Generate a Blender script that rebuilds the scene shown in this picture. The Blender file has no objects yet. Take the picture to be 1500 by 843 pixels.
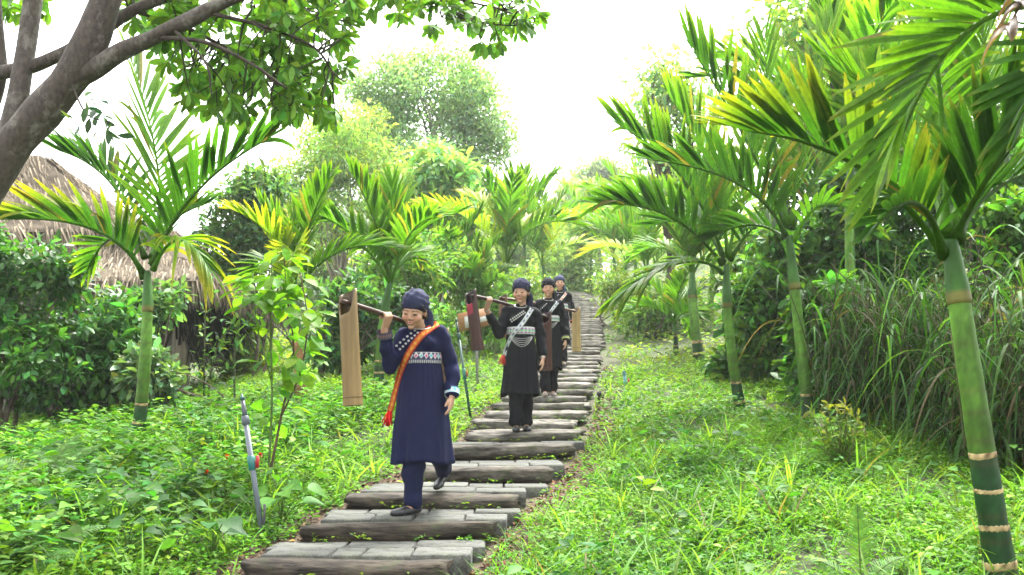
import bpy, math, random
import numpy as np
from mathutils import Vector, Matrix
from mathutils.bvhtree import BVHTree

SC = bpy.context.scene
COL = SC.collection
pi = math.pi

# ---------------------------------------------------------------- camera
F = 1300.0                       # focal length in pixels of the 1500 px wide photograph
PITCH = math.atan((595 - 421.5) / F)
CAM = np.array([0.0, 0.0, 1.575])
SLOPE = 0.149
cam_d = bpy.data.cameras.new('camera')
cam_d.sensor_width = 36.0
cam_d.lens = F / 1500 * 36.0
cam_d.clip_start = 0.05
cam_d.clip_end = 2000
cam_d.dof.use_dof = True
cam_d.dof.focus_distance = 6.6
cam_d.dof.aperture_fstop = 5.0
cam_o = bpy.data.objects.new('camera', cam_d)
COL.objects.link(cam_o)
cam_o.location = CAM
cam_o.rotation_euler = (pi / 2 + PITCH, 0, 0)
SC.camera = cam_o

# ---------------------------------------------------------------- sky, sun, exposure
SUN_EL, SUN_AZ = 62.0, 20.0      # bright overcast: a high, veiled sun beyond the steps
w = bpy.data.worlds.new('World')
SC.world = w
w.use_nodes = True
nt = w.node_tree
bg = nt.nodes['Background']
sky = nt.nodes.new('ShaderNodeTexSky')
sky.sky_type = 'NISHITA'
sky.sun_disc = False
sky.sun_elevation = math.radians(SUN_EL)
sky.sun_rotation = math.radians(SUN_AZ)
sky.dust_density = 4.0
sky.air_density = 1.0
hsv = nt.nodes.new('ShaderNodeHueSaturation')
hsv.inputs['Saturation'].default_value = 0.12      # cloud cover: nearly colourless sky
nt.links.new(sky.outputs[0], hsv.inputs['Color'])
nt.links.new(hsv.outputs[0], bg.inputs['Color'])
bg.inputs['Strength'].default_value = 0.15
sun_d = bpy.data.lights.new('sun', 'SUN')
sun_d.energy = 1.5
sun_d.angle = math.radians(14)
sun_d.color = (1.0, 0.96, 0.9)
sun_o = bpy.data.objects.new('sun', sun_d)
COL.objects.link(sun_o)
_a, _e = math.radians(SUN_AZ), math.radians(SUN_EL)
sun_dir = Vector((math.sin(_a) * math.cos(_e), math.cos(_a) * math.cos(_e), math.sin(_e)))
sun_o.rotation_euler = sun_dir.to_track_quat('Z', 'Y').to_euler()
sun_o.location = (0, 0, 60)
SC.view_settings.view_transform = 'Standard'
SC.view_settings.look = 'None'
SC.view_settings.exposure = 2.95
HAZE = 0.0007
SC.view_settings.gamma = 1.0
SC.view_settings.use_curve_mapping = False
SC.cycles.max_bounces = 6
SC.cycles.diffuse_bounces = 3
SC.cycles.glossy_bounces = 2
SC.cycles.transmission_bounces = 5
SC.cycles.transparent_max_bounces = 4
SC.cycles.use_denoising = True

# ---------------------------------------------------------------- helpers
def N(v):
    v = np.asarray(v, float)
    return v / (np.linalg.norm(v, axis=-1, keepdims=True) + 1e-12)

def ray(px, py):
    u = (px - 750) / F
    v = (421.5 - py) / F
    return np.array([u, math.cos(PITCH) - v * math.sin(PITCH), math.sin(PITCH) + v * math.cos(PITCH)])

def at(px, py, Y):
    """the point of the vertical plane at distance Y that the photograph shows at pixel (px, py)"""
    d = ray(px, py)
    return CAM + d * (Y / d[1])

def sstep(a, b, x):
    t = np.clip((np.asarray(x, float) - a) / (b - a), 0, 1)
    return t * t * (3 - 2 * t)

_PY = [-5, 4.1, 4.83, 5.6, 6.3, 7.0, 7.9, 8.6, 11.1, 14.4, 20, 30, 36, 46, 60, 400]
_PX = [-3.2, -1.02, -.86, -.68, -.50, -.31, -.06, .09, .45, .86, 1.54, 2.5, 2.75, 2.0, -.5, -.5]
def xc(y):
    return np.interp(y, _PY, _PX)

def hnoise(x, y):
    return (np.sin(x * 1.7 + y * .6) * .4 + np.sin(x * .8 - y * 1.9 + 2) * .35 + np.sin(x * 3.1 + y * 2.7 + 1) * .25)

def zt(x, y):
    x = np.asarray(x, float); y = np.asarray(y, float)
    yy = np.where(y > 45, 45 + (y - 45) * .45, y)
    yy = np.where(yy < -2, -2 + (yy + 2) * .3, yy)
    base = SLOPE * yy + .035 * np.clip(y - 17, 0, 40)
    u = x - xc(np.clip(y, -5, 46))
    a = np.abs(u)
    z = base - .08 * (1 - sstep(.75, 2.2, a)) - .03 * (1 - sstep(.5, .62, a))
    z = z - .75 * sstep(2.5, 9.0, -u)                       # falls away towards the hut
    z = z + .5 * sstep(2.5, 8.0, u) * sstep(9, 16, y) + 1.6 * sstep(1.0, 7.0, u) * sstep(13, 30, y)       # bank on the other side
    return z + hnoise(x, y) * .03 * sstep(.9, 2.0, a)

def ground_at(px, py):
    """where the sight line through pixel (px, py) meets the terrain"""
    d = ray(px, py)
    d = d / d[1]
    ys = np.arange(2.5, 90, .02)
    p = CAM[None] + d[None] * ys[:, None]
    below = p[:, 2] < zt(p[:, 0], p[:, 1])
    i = int(np.argmax(below)) if below.any() else len(ys) - 1
    q = p[i].copy()
    q[2] = zt(q[0], q[1])
    return q

# --- mesh making
def mesh_data(name, V, faces, cols=None, smooth=False):
    """faces: list of int arrays (n, k); cols: (nv, 3) linear colours"""
    me = bpy.data.meshes.new(name)
    V = np.asarray(V, np.float32)
    me.vertices.add(len(V))
    me.vertices.foreach_set('co', V.ravel())
    faces = [np.asarray(f, np.int32) for f in faces if len(f)]
    loops = np.concatenate([f.ravel() for f in faces])
    tot = np.concatenate([np.full(len(f), f.shape[1], np.int32) for f in faces])
    start = np.concatenate([[0], np.cumsum(tot)[:-1]]).astype(np.int32)
    me.loops.add(len(loops))
    me.loops.foreach_set('vertex_index', loops)
    me.polygons.add(len(tot))
    me.polygons.foreach_set('loop_start', start)
    if smooth:
        me.polygons.foreach_set('use_smooth', np.ones(len(tot), bool))
    me.update(calc_edges=True)
    if cols is not None:
        at_ = me.color_attributes.new('Col', 'FLOAT_COLOR', 'POINT')
        c = np.ones((len(V), 4), np.float32)
        c[:, :3] = cols
        at_.data.foreach_set('color', c.ravel())
    return me

class MB:
    def __init__(s):
        s.V = []; s.F = []; s.C = []; s.n = 0
    def add(s, V, faces, col=(.5, .5, .5)):
        V = np.asarray(V, float)
        s.V.append(V)
        for f in faces:
            if len(f):
                s.F.append(np.asarray(f, np.int64) + s.n)
        c = np.asarray(col, float)
        s.C.append(np.broadcast_to(c, (len(V), 3)) if c.ndim == 1 else c)
        s.n += len(V)
        return s
    def mesh(s, name, origin=(0, 0, 0), smooth=False):
        by = {}
        for f in s.F:
            by.setdefault(f.shape[1], []).append(f)
        return mesh_data(name, np.concatenate(s.V) - np.asarray(origin, float), [np.concatenate(v) for v in by.values()],
                         np.concatenate(s.C), smooth)
    def build(s, name, mat, parent=None, origin=None, smooth=False):
        if parent is not None and origin is None:
            origin = world_loc(parent)
        o = bpy.data.objects.new(name, s.mesh(name, (0, 0, 0) if origin is None else origin, smooth))
        o.data.materials.append(mat)
        COL.objects.link(o)
        if parent is not None:
            o.parent = parent
        elif origin is not None:
            o.location = origin
        return o

_WL = {}
def world_loc(o):
    t = np.zeros(3)
    while o is not None:
        t = t + np.array(o.location)
        o = o.parent
    return t

def tag(o, label=None, cat=None, group=None, kind=None):
    if label: o['label'] = label
    if cat: o['category'] = cat
    if group: o['group'] = group
    if kind: o['kind'] = kind
    return o

def thing(name, loc, label, cat, group=None):
    o = bpy.data.objects.new(name, None)
    o.empty_display_size = .1
    COL.objects.link(o)
    o.location = [float(v) for v in loc]
    return tag(o, label, cat, group)

def frames(P):
    P = np.asarray(P, float)
    T = N(np.gradient(P, axis=0))
    n0 = np.cross(T[0], [0, 0, 1.0])
    if np.linalg.norm(n0) < .1:
        n0 = np.cross(T[0], [0, 1.0, 0])
    n = N(n0)
    A = []
    for t in T:
        n = N(n - t * np.dot(n, t))
        A.append(n)
    A = np.array(A)
    return T, A, np.cross(T, A)

def tube(P, R, sides=8, cap=True):
    P = np.asarray(P, float)
    R = np.broadcast_to(np.asarray(R, float), (len(P),))
    T, A, B = frames(P)
    an = np.arange(sides) * 2 * pi / sides
    V = P[:, None] + R[:, None, None] * (np.cos(an)[None, :, None] * A[:, None] + np.sin(an)[None, :, None] * B[:, None])
    K = len(P)
    i = np.arange(K - 1)[:, None] * sides
    j = np.arange(sides)[None]
    j2 = (j + 1) % sides
    Fq = np.stack([i + j, i + j2, i + sides + j2, i + sides + j], -1).reshape(-1, 4)
    V = V.reshape(-1, 3)
    fs = [Fq]
    if cap:
        V = np.concatenate([V, P[:1], P[-1:]])
        c0, c1 = K * sides, K * sides + 1
        jj = np.arange(sides); jk = (jj + 1) % sides
        fs.append(np.stack([np.full(sides, c0), jk, jj], -1))
        fs.append(np.stack([np.full(sides, c1), (K - 1) * sides + jj, (K - 1) * sides + jk], -1))
    return V, fs

def bez(p0, p1, p2, n=14):
    p0, p1, p2 = (np.asarray(p, float) for p in (p0, p1, p2))
    c = 2 * p1 - .5 * (p0 + p2)
    t = np.linspace(0, 1, n)[:, None]
    return (1 - t) ** 2 * p0 + 2 * t * (1 - t) * c + t * t * p2

def spline(pts, n=8):
    """Catmull-Rom through pts"""
    P = np.asarray(pts, float)
    P = np.concatenate([[2 * P[0] - P[1]], P, [2 * P[-1] - P[-2]]])
    out = []
    for i in range(1, len(P) - 2):
        t = np.linspace(0, 1, n, endpoint=False)[:, None]
        a, b, c, d = P[i - 1], P[i], P[i + 1], P[i + 2]
        out.append(.5 * ((2 * b) + (c - a) * t + (2 * a - 5 * b + 4 * c - d) * t ** 2 + (3 * b - a - 3 * c + d) * t ** 3))
    out.append(P[-2:-1])
    return np.concatenate(out)

def box(lo, hi):
    x0, y0, z0 = lo; x1, y1, z1 = hi
    V = np.array([[x0, y0, z0], [x1, y0, z0], [x1, y1, z0], [x0, y1, z0], [x0, y0, z1], [x1, y0, z1], [x1, y1, z1], [x0, y1, z1]], float)
    return V, [np.array([[0, 3, 2, 1], [4, 5, 6, 7], [0, 1, 5, 4], [1, 2, 6, 5], [2, 3, 7, 6], [3, 0, 4, 7]])]

def uvsphere(seg=16, rings=10):
    V = [[0, 0, 1.0]]
    for i in range(1, rings):
        a = pi * i / rings
        for j in range(seg):
            b = 2 * pi * j / seg
            V.append([math.sin(a) * math.cos(b), math.sin(a) * math.sin(b), math.cos(a)])
    V.append([0, 0, -1.0])
    T = []; Q = []
    for j in range(seg):
        k = (j + 1) % seg
        T.append([0, 1 + j, 1 + k])
        T.append([len(V) - 1, 1 + (rings - 2) * seg + k, 1 + (rings - 2) * seg + j])
    for i in range(rings - 2):
        for j in range(seg):
            k = (j + 1) % seg
            Q.append([1 + i * seg + j, 1 + (i + 1) * seg + j, 1 + (i + 1) * seg + k, 1 + i * seg + k])
    return np.array(V), [np.array(T), np.array(Q)]

SPH = uvsphere()
SPH_S = uvsphere(8, 6)

def ellipsoid(c, r, R=None, sph=SPH):
    V = sph[0] * np.asarray(r, float)
    if R is not None:
        V = V @ np.asarray(R).T
    return V + np.asarray(c, float), sph[1]

def capsule(p0, r0, p1, r1, sides=14):
    p0 = np.asarray(p0, float); p1 = np.asarray(p1, float)
    d = N(p1 - p0)
    P = []; R = []
    for a in np.linspace(pi / 2, 0, 5)[:-1] * 1.0:
        P.append(p0 - d * r0 * math.sin(a)); R.append(max(r0 * math.cos(a), 1e-4))
    for t in np.linspace(0, 1, 4):
        P.append(p0 + (p1 - p0) * t); R.append(r0 + (r1 - r0) * t)
    for a in np.linspace(0, pi / 2, 5)[1:]:
        P.append(p1 + d * r1 * math.sin(a)); R.append(max(r1 * math.cos(a), 1e-4))
    return tube(P, R, sides)

# --- leaves
def leaf_template(prof, fold=.12, curl=.15):
    """prof: (t, half width) pairs; unit length along y, unit width along x; tip closes to a point"""
    V = []; Q = []; T = []
    k = len(prof)
    for t, wd in prof:
        z = -curl * t * t
        V += [[-wd, t, z, fold * wd], [0, t, z, 0], [wd, t, z, fold * wd]]
    V.append([0, 1, -curl, 0])
    for i in range(k - 1):
        a = 3 * i
        Q += [[a, a + 1, a + 4, a + 3], [a + 1, a + 2, a + 5, a + 4]]
    a = 3 * (k - 1)
    T += [[a, a + 1, 3 * k], [a + 1, a + 2, 3 * k]]
    return np.array(V, float), Q, T

T_OVAL = leaf_template([(0, .04), (.25, .36), (.55, .5), (.82, .3)], .25, .18)
T_OBOV = leaf_template([(0, .05), (.3, .24), (.62, .5), (.86, .4)], .2, .22)
T_HEART = leaf_template([(-.09, .16), (-.02, .38), (.12, .5), (.3, .5), (.52, .39), (.75, .2), (.9, .07)], .22, .3)
T_BLADE = leaf_template([(0, .5), (.3, .48), (.55, .4), (.8, .24)], .5, .55)
_v = np.array([[0, 0, 0, 0], [-.5, .45, 0, .18], [0, 1, -.1, 0], [.5, .45, 0, .18]], float)
T_TRI = (_v, [], [[0, 2, 1], [0, 3, 2]])

def leaves(mb, tmpl, c, ydir, nrm, L, W, cols):
    V0, Q, T = tmpl
    c = np.asarray(c, float)
    n = len(c)
    if n == 0:
        return
    y = N(ydir)
    x = np.cross(y, nrm)
    x = N(x)
    z = np.cross(x, y)
    L = np.broadcast_to(L, (n,))[:, None, None]
    W = np.broadcast_to(W, (n,))[:, None, None]
    V = c[:, None] + V0[None, :, 0:1] * W * x[:, None] + V0[None, :, 1:2] * L * y[:, None] + (V0[None, :, 2:3] * L + V0[None, :, 3:4] * W) * z[:, None]
    k = len(V0)
    off = (np.arange(n) * k)[:, None, None]
    fs = []
    if len(Q): fs.append((np.array(Q)[None] + off).reshape(-1, 4))
    if len(T): fs.append((np.array(T)[None] + off).reshape(-1, 3))
    mb.add(V.reshape(-1, 3), fs, np.repeat(np.broadcast_to(cols, (n, 3)), k, 0))

def vary(rng, base, n, hue=.25, val=.35):
    """n colours round a green: brightness and yellowness vary from leaf to leaf"""
    base = np.asarray(base, float)
    v = np.exp(rng.normal(0, val, n))[:, None]
    h = rng.normal(0, hue, n)[:, None]
    c = base[None] * v
    return np.clip(np.concatenate([c[:, 0:1] * np.exp(h), c[:, 1:2], c[:, 2:3] * np.exp(-h * .6)], 1), .002, .8)

def rdir(rng, n):
    return N(rng.normal(0, 1, (n, 3)))

# ---------------------------------------------------------------- materials
def newmat(name):
    m = bpy.data.materials.new(name)
    m.use_nodes = True
    return m, m.node_tree, m.node_tree.nodes['Principled BSDF']

def noise(nt, scale, detail=4, vec=None, rough=.6):
    n = nt.nodes.new('ShaderNodeTexNoise')
    n.inputs['Scale'].default_value = scale
    n.inputs['Detail'].default_value = detail
    n.inputs['Roughness'].default_value = rough
    if vec is not None:
        nt.links.new(vec, n.inputs['Vector'])
    return n

def coords(nt, scale=(1, 1, 1)):
    tc = nt.nodes.new('ShaderNodeTexCoord')
    mp = nt.nodes.new('ShaderNodeMapping')
    mp.inputs['Scale'].default_value = scale
    nt.links.new(tc.outputs['Object'], mp.inputs['Vector'])
    return mp.outputs[0]

def ramp(nt, fac, stops):
    r = nt.nodes.new('ShaderNodeValToRGB')
    el = r.color_ramp.elements
    while len(el) < len(stops):
        el.new(.5)
    for e, (p, c) in zip(el, stops):
        e.position = p
        e.color = (*c, 1)
    nt.links.new(fac, r.inputs[0])
    return r

def mixc(nt, a, b, fac, mode='MIX'):
    m = nt.nodes.new('ShaderNodeMix')
    m.data_type = 'RGBA'
    m.blend_type = mode
    for s, v in ((m.inputs[6], a), (m.inputs[7], b), (m.inputs[0], fac)):
        if isinstance(v, bpy.types.NodeSocket):
            nt.links.new(v, s)
        else:
            s.default_value = v if not isinstance(v, tuple) else (*v, 1)
    return m.outputs[2]

def bump(nt, bsdf, h, strength=.3, dist=.01):
    b = nt.nodes.new('ShaderNodeBump')
    b.inputs['Strength'].default_value = strength
    b.inputs['Distance'].default_value = dist
    nt.links.new(h, b.inputs['Height'])
    nt.links.new(b.outputs[0], bsdf.inputs['Normal'])

def colattr(nt):
    a = nt.nodes.new('ShaderNodeAttribute')
    a.attribute_name = 'Col'
    return a.outputs['Color']

def leaf_mat(name, rough=.45, trans=.4, spec=.45, tint=(1.35, 1.35, .45)):
    m, nt, b = newmat(name)
    c = colattr(nt)
    ns = noise(nt, 35, 3, coords(nt))
    c2 = mixc(nt, c, ramp(nt, ns.outputs[0], [(.3, (.72, .75, .7)), (.7, (1.2, 1.15, 1.1))]).outputs[0], 1.0, 'MULTIPLY')
    nt.links.new(c2, b.inputs['Base Color'])
    b.inputs['Roughness'].default_value = rough
    b.inputs['Specular IOR Level'].default_value = spec
    t = nt.nodes.new('ShaderNodeBsdfTranslucent')
    nt.links.new(mixc(nt, c2, tint, 1.0, 'MULTIPLY'), t.inputs['Color'])
    mx = nt.nodes.new('ShaderNodeMixShader')
    mx.inputs[0].default_value = trans
    nt.links.new(b.outputs[0], mx.inputs[1])
    nt.links.new(t.outputs[0], mx.inputs[2])
    nt.links.new(mx.outputs[0], nt.nodes['Material Output'].inputs['Surface'])
    return m

def attr_mat(name, rough=.6, spec=.4, bscale=0, bstr=.3, stretch=(1, 1, 1), mottle=.35, mscale=12, bdist=.01):
    """object colour from its vertices, with fine mottling and relief"""
    m, nt, b = newmat(name)
    v = coords(nt, stretch)
    ns = noise(nt, mscale, 6, v)
    k = 1 - mottle
    c = mixc(nt, colattr(nt), ramp(nt, ns.outputs[0], [(.28, (k, k, k)), (.72, (1 + mottle, 1 + mottle, 1 + mottle))]).outputs[0], 1.0, 'MULTIPLY')
    nt.links.new(c, b.inputs['Base Color'])
    b.inputs['Roughness'].default_value = rough
    b.inputs['Specular IOR Level'].default_value = spec
    if bscale:
        bump(nt, b, noise(nt, bscale, 6, v).outputs[0], bstr, bdist)
    return m

M = {}
M['leaf'] = leaf_mat('leaf', .5, .5, .14)
M['leaf_gloss'] = leaf_mat('leaf_glossy', .36, .42, .22)
M['herb'] = leaf_mat('herb_leaf', .5, .38, .10, (1.2, 1.3, .5))
M['palm'] = leaf_mat('palm_leaf', .45, .5, .10)
M['grass'] = leaf_mat('grass_blade', .5, .5, .12)
M['bark'] = attr_mat('bark', .85, .2, 40, .8, (1, 1, .5), .55, 14, .02)
M['palm_trunk'] = attr_mat('palm_trunk', .5, .2, 30, .2, (1, 1, .35), .5, 11)
M['thatch'] = attr_mat('thatch', .95, .1, 0, .3, (1, 1, 1), .4, 6)
M['wood'] = attr_mat('old_wood', .8, .25, 60, .7, (1, 1, .12), .5, 18, .01)

def log_material():
    m, nt, b = newmat('weathered_log')
    v = coords(nt, (.16, 1, 1))
    n1 = noise(nt, 42, 9, v, .75); n2 = noise(nt, 11, 6, v); n3 = noise(nt, 6, 5, coords(nt))
    c = mixc(nt, colattr(nt), ramp(nt, n1.outputs[0], [(.33, (.18, .16, .14)), (.46, (.8, .78, .75)), (.7, (1.7, 1.65, 1.6))]).outputs[0], 1.0, 'MULTIPLY')
    c = mixc(nt, c, ramp(nt, n2.outputs[0], [(.36, (.35, .33, .3)), (.5, (1, 1, 1)), (.7, (1.35, 1.3, 1.2))]).outputs[0], 1.0, 'MULTIPLY')
    c = mixc(nt, c, (.045, .06, .02), ramp(nt, n3.outputs[0], [(.58, (0, 0, 0)), (.72, (.55, .55, .55))]).outputs[0])
    nt.links.new(c, b.inputs['Base Color'])
    b.inputs['Roughness'].default_value = .8
    b.inputs['Specular IOR Level'].default_value = .25
    bump(nt, b, n1.outputs[0], 1.0, .03)
    return m
M['log'] = log_material()
def paver_material():
    m, nt, b = newmat('concrete_paver')
    v = coords(nt)
    n1 = noise(nt, 90, 6, v, .75); n2 = noise(nt, 7, 7, v, .7); n3 = noise(nt, 3.2, 5, v)
    c = mixc(nt, colattr(nt), ramp(nt, n1.outputs[0], [(.3, (.45, .45, .44)), (.5, (1, 1, 1)), (.75, (1.6, 1.6, 1.55))]).outputs[0], 1.0, 'MULTIPLY')
    c = mixc(nt, c, ramp(nt, n2.outputs[0], [(.34, (.3, .28, .24)), (.52, (1, 1, 1)), (.75, (1.2, 1.2, 1.2))]).outputs[0], 1.0, 'MULTIPLY')
    c = mixc(nt, c, (.05, .06, .022), ramp(nt, n3.outputs[0], [(.54, (0, 0, 0)), (.72, (.6, .6, .6))]).outputs[0])
    nt.links.new(c, b.inputs['Base Color'])
    b.inputs['Roughness'].default_value = .85
    b.inputs['Specular IOR Level'].default_value = .2
    bump(nt, b, n1.outputs[0], .8, .008)
    return m
M['paver'] = paver_material()
M['bamboo'] = attr_mat('bamboo', .42, .28, 60, .25, (3, 3, .3), .22, 16, .003)
M['pole'] = attr_mat('carrying_pole', .5, .35, 25, .3, (1, 1, 1), .4, 20, .004)
M['plastic'] = attr_mat('pipe_plastic', .4, .45, 0, .3, (1, 1, 1), .12, 20)
M['cloth'] = attr_mat('woven_cloth', .9, .15, 350, .25, (1, 1, 1), .14, 9, .002)
_nt = M['cloth'].node_tree; _b = _nt.nodes['Principled BSDF']      # soft creases under the weave
_w = noise(_nt, 13, 3, coords(_nt, (1, 1, .38)), .5)
_bp = _nt.nodes.new('ShaderNodeBump'); _bp.inputs['Strength'].default_value = .75; _bp.inputs['Distance'].default_value = .02
_nt.links.new(_w.outputs[0], _bp.inputs['Height'])
_nt.links.new(_bp.outputs[0], [n for n in _nt.nodes if n.type == 'BUMP' and n != _bp][0].inputs['Normal'])
M['trim'] = attr_mat('embroidered_trim', .85, .2, 400, .2, (1, 1, 1), .15, 60, .002)
M['silver'] = attr_mat('silver', .3, .6, 0, .3, (1, 1, 1), .1, 20)
M['silver'].node_tree.nodes['Principled BSDF'].inputs['Metallic'].default_value = .6
M['skin'] = attr_mat('skin', .5, .4, 120, .06, (1, 1, 1), .07, 30, .002)
_b = M['skin'].node_tree.nodes['Principled BSDF']
_b.inputs['Subsurface Weight'].default_value = .15
_b.inputs['Subsurface Radius'].default_value = (.01, .004, .002)
M['shoe'] = attr_mat('black_shoe', .4, .5, 0, .3, (1, 1, 1), .15, 20)
M['hair'] = attr_mat('hair', .5, .4, 90, .4, (6, 6, 1), .3, 30, .003)
M['board'] = attr_mat('notice_board', .6, .3, 0, .3, (1, 1, 1), .12, 12)
# smooth grey bark blotched with pale lichen
m, nt, b = newmat('lichen_bark')
v = coords(nt, (1, 1, .6))
n1 = noise(nt, 9, 8, v, .7); n2 = noise(nt, 45, 5, v)
c = mixc(nt, ramp(nt, n2.outputs[0], [(.3, (.026, .020, .015)), (.7, (.075, .058, .043))]).outputs[0], (.15, .14, .115), ramp(nt, n1.outputs[0], [(.52, (0, 0, 0)), (.62, (.8, .8, .8))]).outputs[0])
nt.links.new(c, b.inputs['Base Color'])
b.inputs['Roughness'].default_value = .85
bump(nt, b, n2.outputs[0], .6, .015)
M['tree_bark'] = m
# ground: soil and litter colours from the vertices with coarse and fine mottling
m, nt, b = newmat('soil')
v = coords(nt)
n1 = noise(nt, 3, 8, v); n2 = noise(nt, 45, 6, v)
c = mixc(nt, colattr(nt), ramp(nt, n2.outputs[0], [(.3, (.45, .42, .4)), (.5, (1, 1, 1)), (.72, (1.7, 1.5, 1.3))]).outputs[0], 1.0, 'MULTIPLY')
c = mixc(nt, c, ramp(nt, n1.outputs[0], [(.35, (.75, .8, .75)), (.65, (1.2, 1.15, 1.1))]).outputs[0], 1.0, 'MULTIPLY')
nt.links.new(c, b.inputs['Base Color'])
b.inputs['Roughness'].default_value = .95
bump(nt, b, n2.outputs[0], .9, .03)
M['soil'] = m

# ================================================================ the ground
rng = np.random.default_rng(11)
xs = np.unique(np.concatenate([np.linspace(-90, -14, 22), np.linspace(-14, 12, 150), np.linspace(12, 90, 22)]))
ys = np.unique(np.concatenate([np.linspace(-15, 2, 10), np.linspace(2, 24, 150), np.linspace(24, 60, 70), np.linspace(60, 150, 30)]))
X, Y = np.meshgrid(xs, ys)
Z = zt(X, Y) + np.where(Y > 70, (Y - 70) * .06, 0)
V = np.stack([X, Y, Z], -1).reshape(-1, 3)
nx = len(xs)
i = (np.arange(len(ys) - 1)[:, None] * nx + np.arange(nx - 1)[None]).ravel()
Fq = np.stack([i, i + 1, i + nx + 1, i + nx], -1)
u = (X - xc(np.clip(Y, -5, 46))).ravel()
soil = np.array([.035, .04, .016]); litter = np.array([.075, .045, .027]); turf = np.array([.05, .075, .02])
wl = (sstep(.4, .7, np.abs(u)) * (1 - sstep(.75, 1.15, np.abs(u + np.where(u > 0, -.12, .05)))))[:, None]
wl = wl * (1 - .75 * sstep(8, 13, V[:, 1:2]))
far = sstep(10, 25, V[:, 1:2])
cg = soil * (1 - far) + turf * far
cg = cg * (1 - wl) + litter * wl
gmb = MB(); gmb.add(V, [Fq], cg)
ground = tag(gmb.build('ground', M['soil'], smooth=True), 'sloping garden ground with dark soil and leaf litter', 'ground', kind='structure')

# ================================================================ the stepped path
def step_y(row):
    d = ray(750, row)
    t = d[2] / d[1]
    return (CAM[2] - .3 * SLOPE) / (SLOPE - t)
STEP_Y = [4.12] + [step_y(r) for r in (822, 765, 723, 684, 651, 633)]
while STEP_Y[-1] < 46:
    STEP_Y.append(STEP_Y[-1] + .62 + .05 * math.sin(len(STEP_Y) * 2.3))
def step_z(i):
    return SLOPE * (STEP_Y[i] + .3) + .035 * max(0, STEP_Y[i] + .3 - 17)
def tread_z(y):
    i = max(k for k in range(len(STEP_Y)) if STEP_Y[k] <= y + 1e-6)
    return step_z(i)

py_ = np.linspace(2.5, 47, 160)
pc = np.stack([xc(py_), py_], -1)
V = []
for (x, y) in pc:
    for k in (-.52, -.25, .25, .52):
        V.append([x + k, y, zt(x + k, y) + .004 + (.006 if abs(k) < .5 else -.02)])
i = (np.arange(len(pc) - 1)[:, None] * 4 + np.arange(3)[None]).ravel()
pm = MB(); pm.add(np.array(V), [np.stack([i, i + 1, i + 5, i + 4], -1)], (.06, .042, .028))
path = tag(pm.build('path', M['soil'], smooth=True), 'garden path of log and paver steps climbing the slope', 'path', kind='structure')

def log_mesh(rng, L, r, col, flat=.9):
    K, S = 22, 14
    t = np.linspace(-.5, .5, K)
    bend = rng.normal(0, .012, 2)
    an = np.arange(S) * 2 * pi / S
    lump = rng.normal(0, .10, S)
    knots = rng.uniform(-.45, .45, 3); kan = rng.uniform(0, 2 * pi, 3)
    P = np.zeros((K, S, 3))
    tw = rng.normal(0, .6)
    tap = rng.normal(0, .1)
    ph = rng.uniform(0, 6, 5)
    for a in range(K):
        rr = r * (1 + tap * t[a] + lump * .8 + .10 * np.sin(6 * t[a] + ph[0] + an * 2) + .06 * np.sin(15 * t[a] + ph[1] + an * 3) + .04 * np.sin(33 * t[a] + ph[2] + an * 5)
                  + .03 * np.sin(an * 5 + tw * t[a] + ph[2]))
        for q in range(3):
            rr = rr + r * .14 * np.exp(-((t[a] - knots[q]) / .06) ** 2 - ((np.angle(np.exp(1j * (an - kan[q])))) / .5) ** 2)
        end = 1 - .18 * max(0, (abs(t[a]) - .47) / .03)
        P[a, :, 0] = t[a] * L + (np.sin(an * 3 + ph[3]) * .02 + np.sin(an * 5 + ph[1]) * .012) * (abs(t[a]) > .46)
        P[a, :, 1] = np.cos(an) * rr * end + bend[0] * math.sin(5 * t[a] + ph[4])
        P[a, :, 2] = np.sin(an) * rr * end * flat + bend[1] * math.sin(4 * t[a])
    P[:, :, 2] = np.where(P[:, :, 2] > .62 * r, .62 * r + .3 * (P[:, :, 2] - .62 * r), P[:, :, 2])      # worn tread side
    V = P.reshape(-1, 3)
    i = np.arange(K - 1)[:, None] * S; j = np.arange(S)[None]; j2 = (j + 1) % S
    Fq = np.stack([i + j, i + j2, i + S + j2, i + S + j], -1).reshape(-1, 4)
    V = np.concatenate([V, [[-.5 * L + .01, 0, 0], [.5 * L - .01, 0, 0]]])
    jj = np.arange(S); jk = (jj + 1) % S
    T1 = np.stack([np.full(S, K * S), jk, jj], -1); T2 = np.stack([np.full(S, K * S + 1), (K - 1) * S + jj, (K - 1) * S + jk], -1)
    c = np.broadcast_to(col, (len(V), 3)) * np.exp(rng.normal(0, .16, (len(V), 1)))
    c[-2:] *= 1.25
    # log undersides blend to a plain brown
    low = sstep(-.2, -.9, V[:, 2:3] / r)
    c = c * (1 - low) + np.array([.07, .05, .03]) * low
    return V, [Fq, T1, T2], c

def place(name, mat, V, fs, col, loc, rz=0, rx=0, parent=None, smooth=False, ry=0):
    mb = MB(); mb.add(V, fs, col)
    o = bpy.data.objects.new(name, mb.mesh(name, smooth=smooth))
    o.data.materials.append(mat)
    COL.objects.link(o)
    p = np.asarray(loc, float)
    if parent is not None:
        o.parent = parent
        p = p - world_loc(parent)
    o.location = p
    o.rotation_euler = (rx, ry, rz)
    return o

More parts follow.
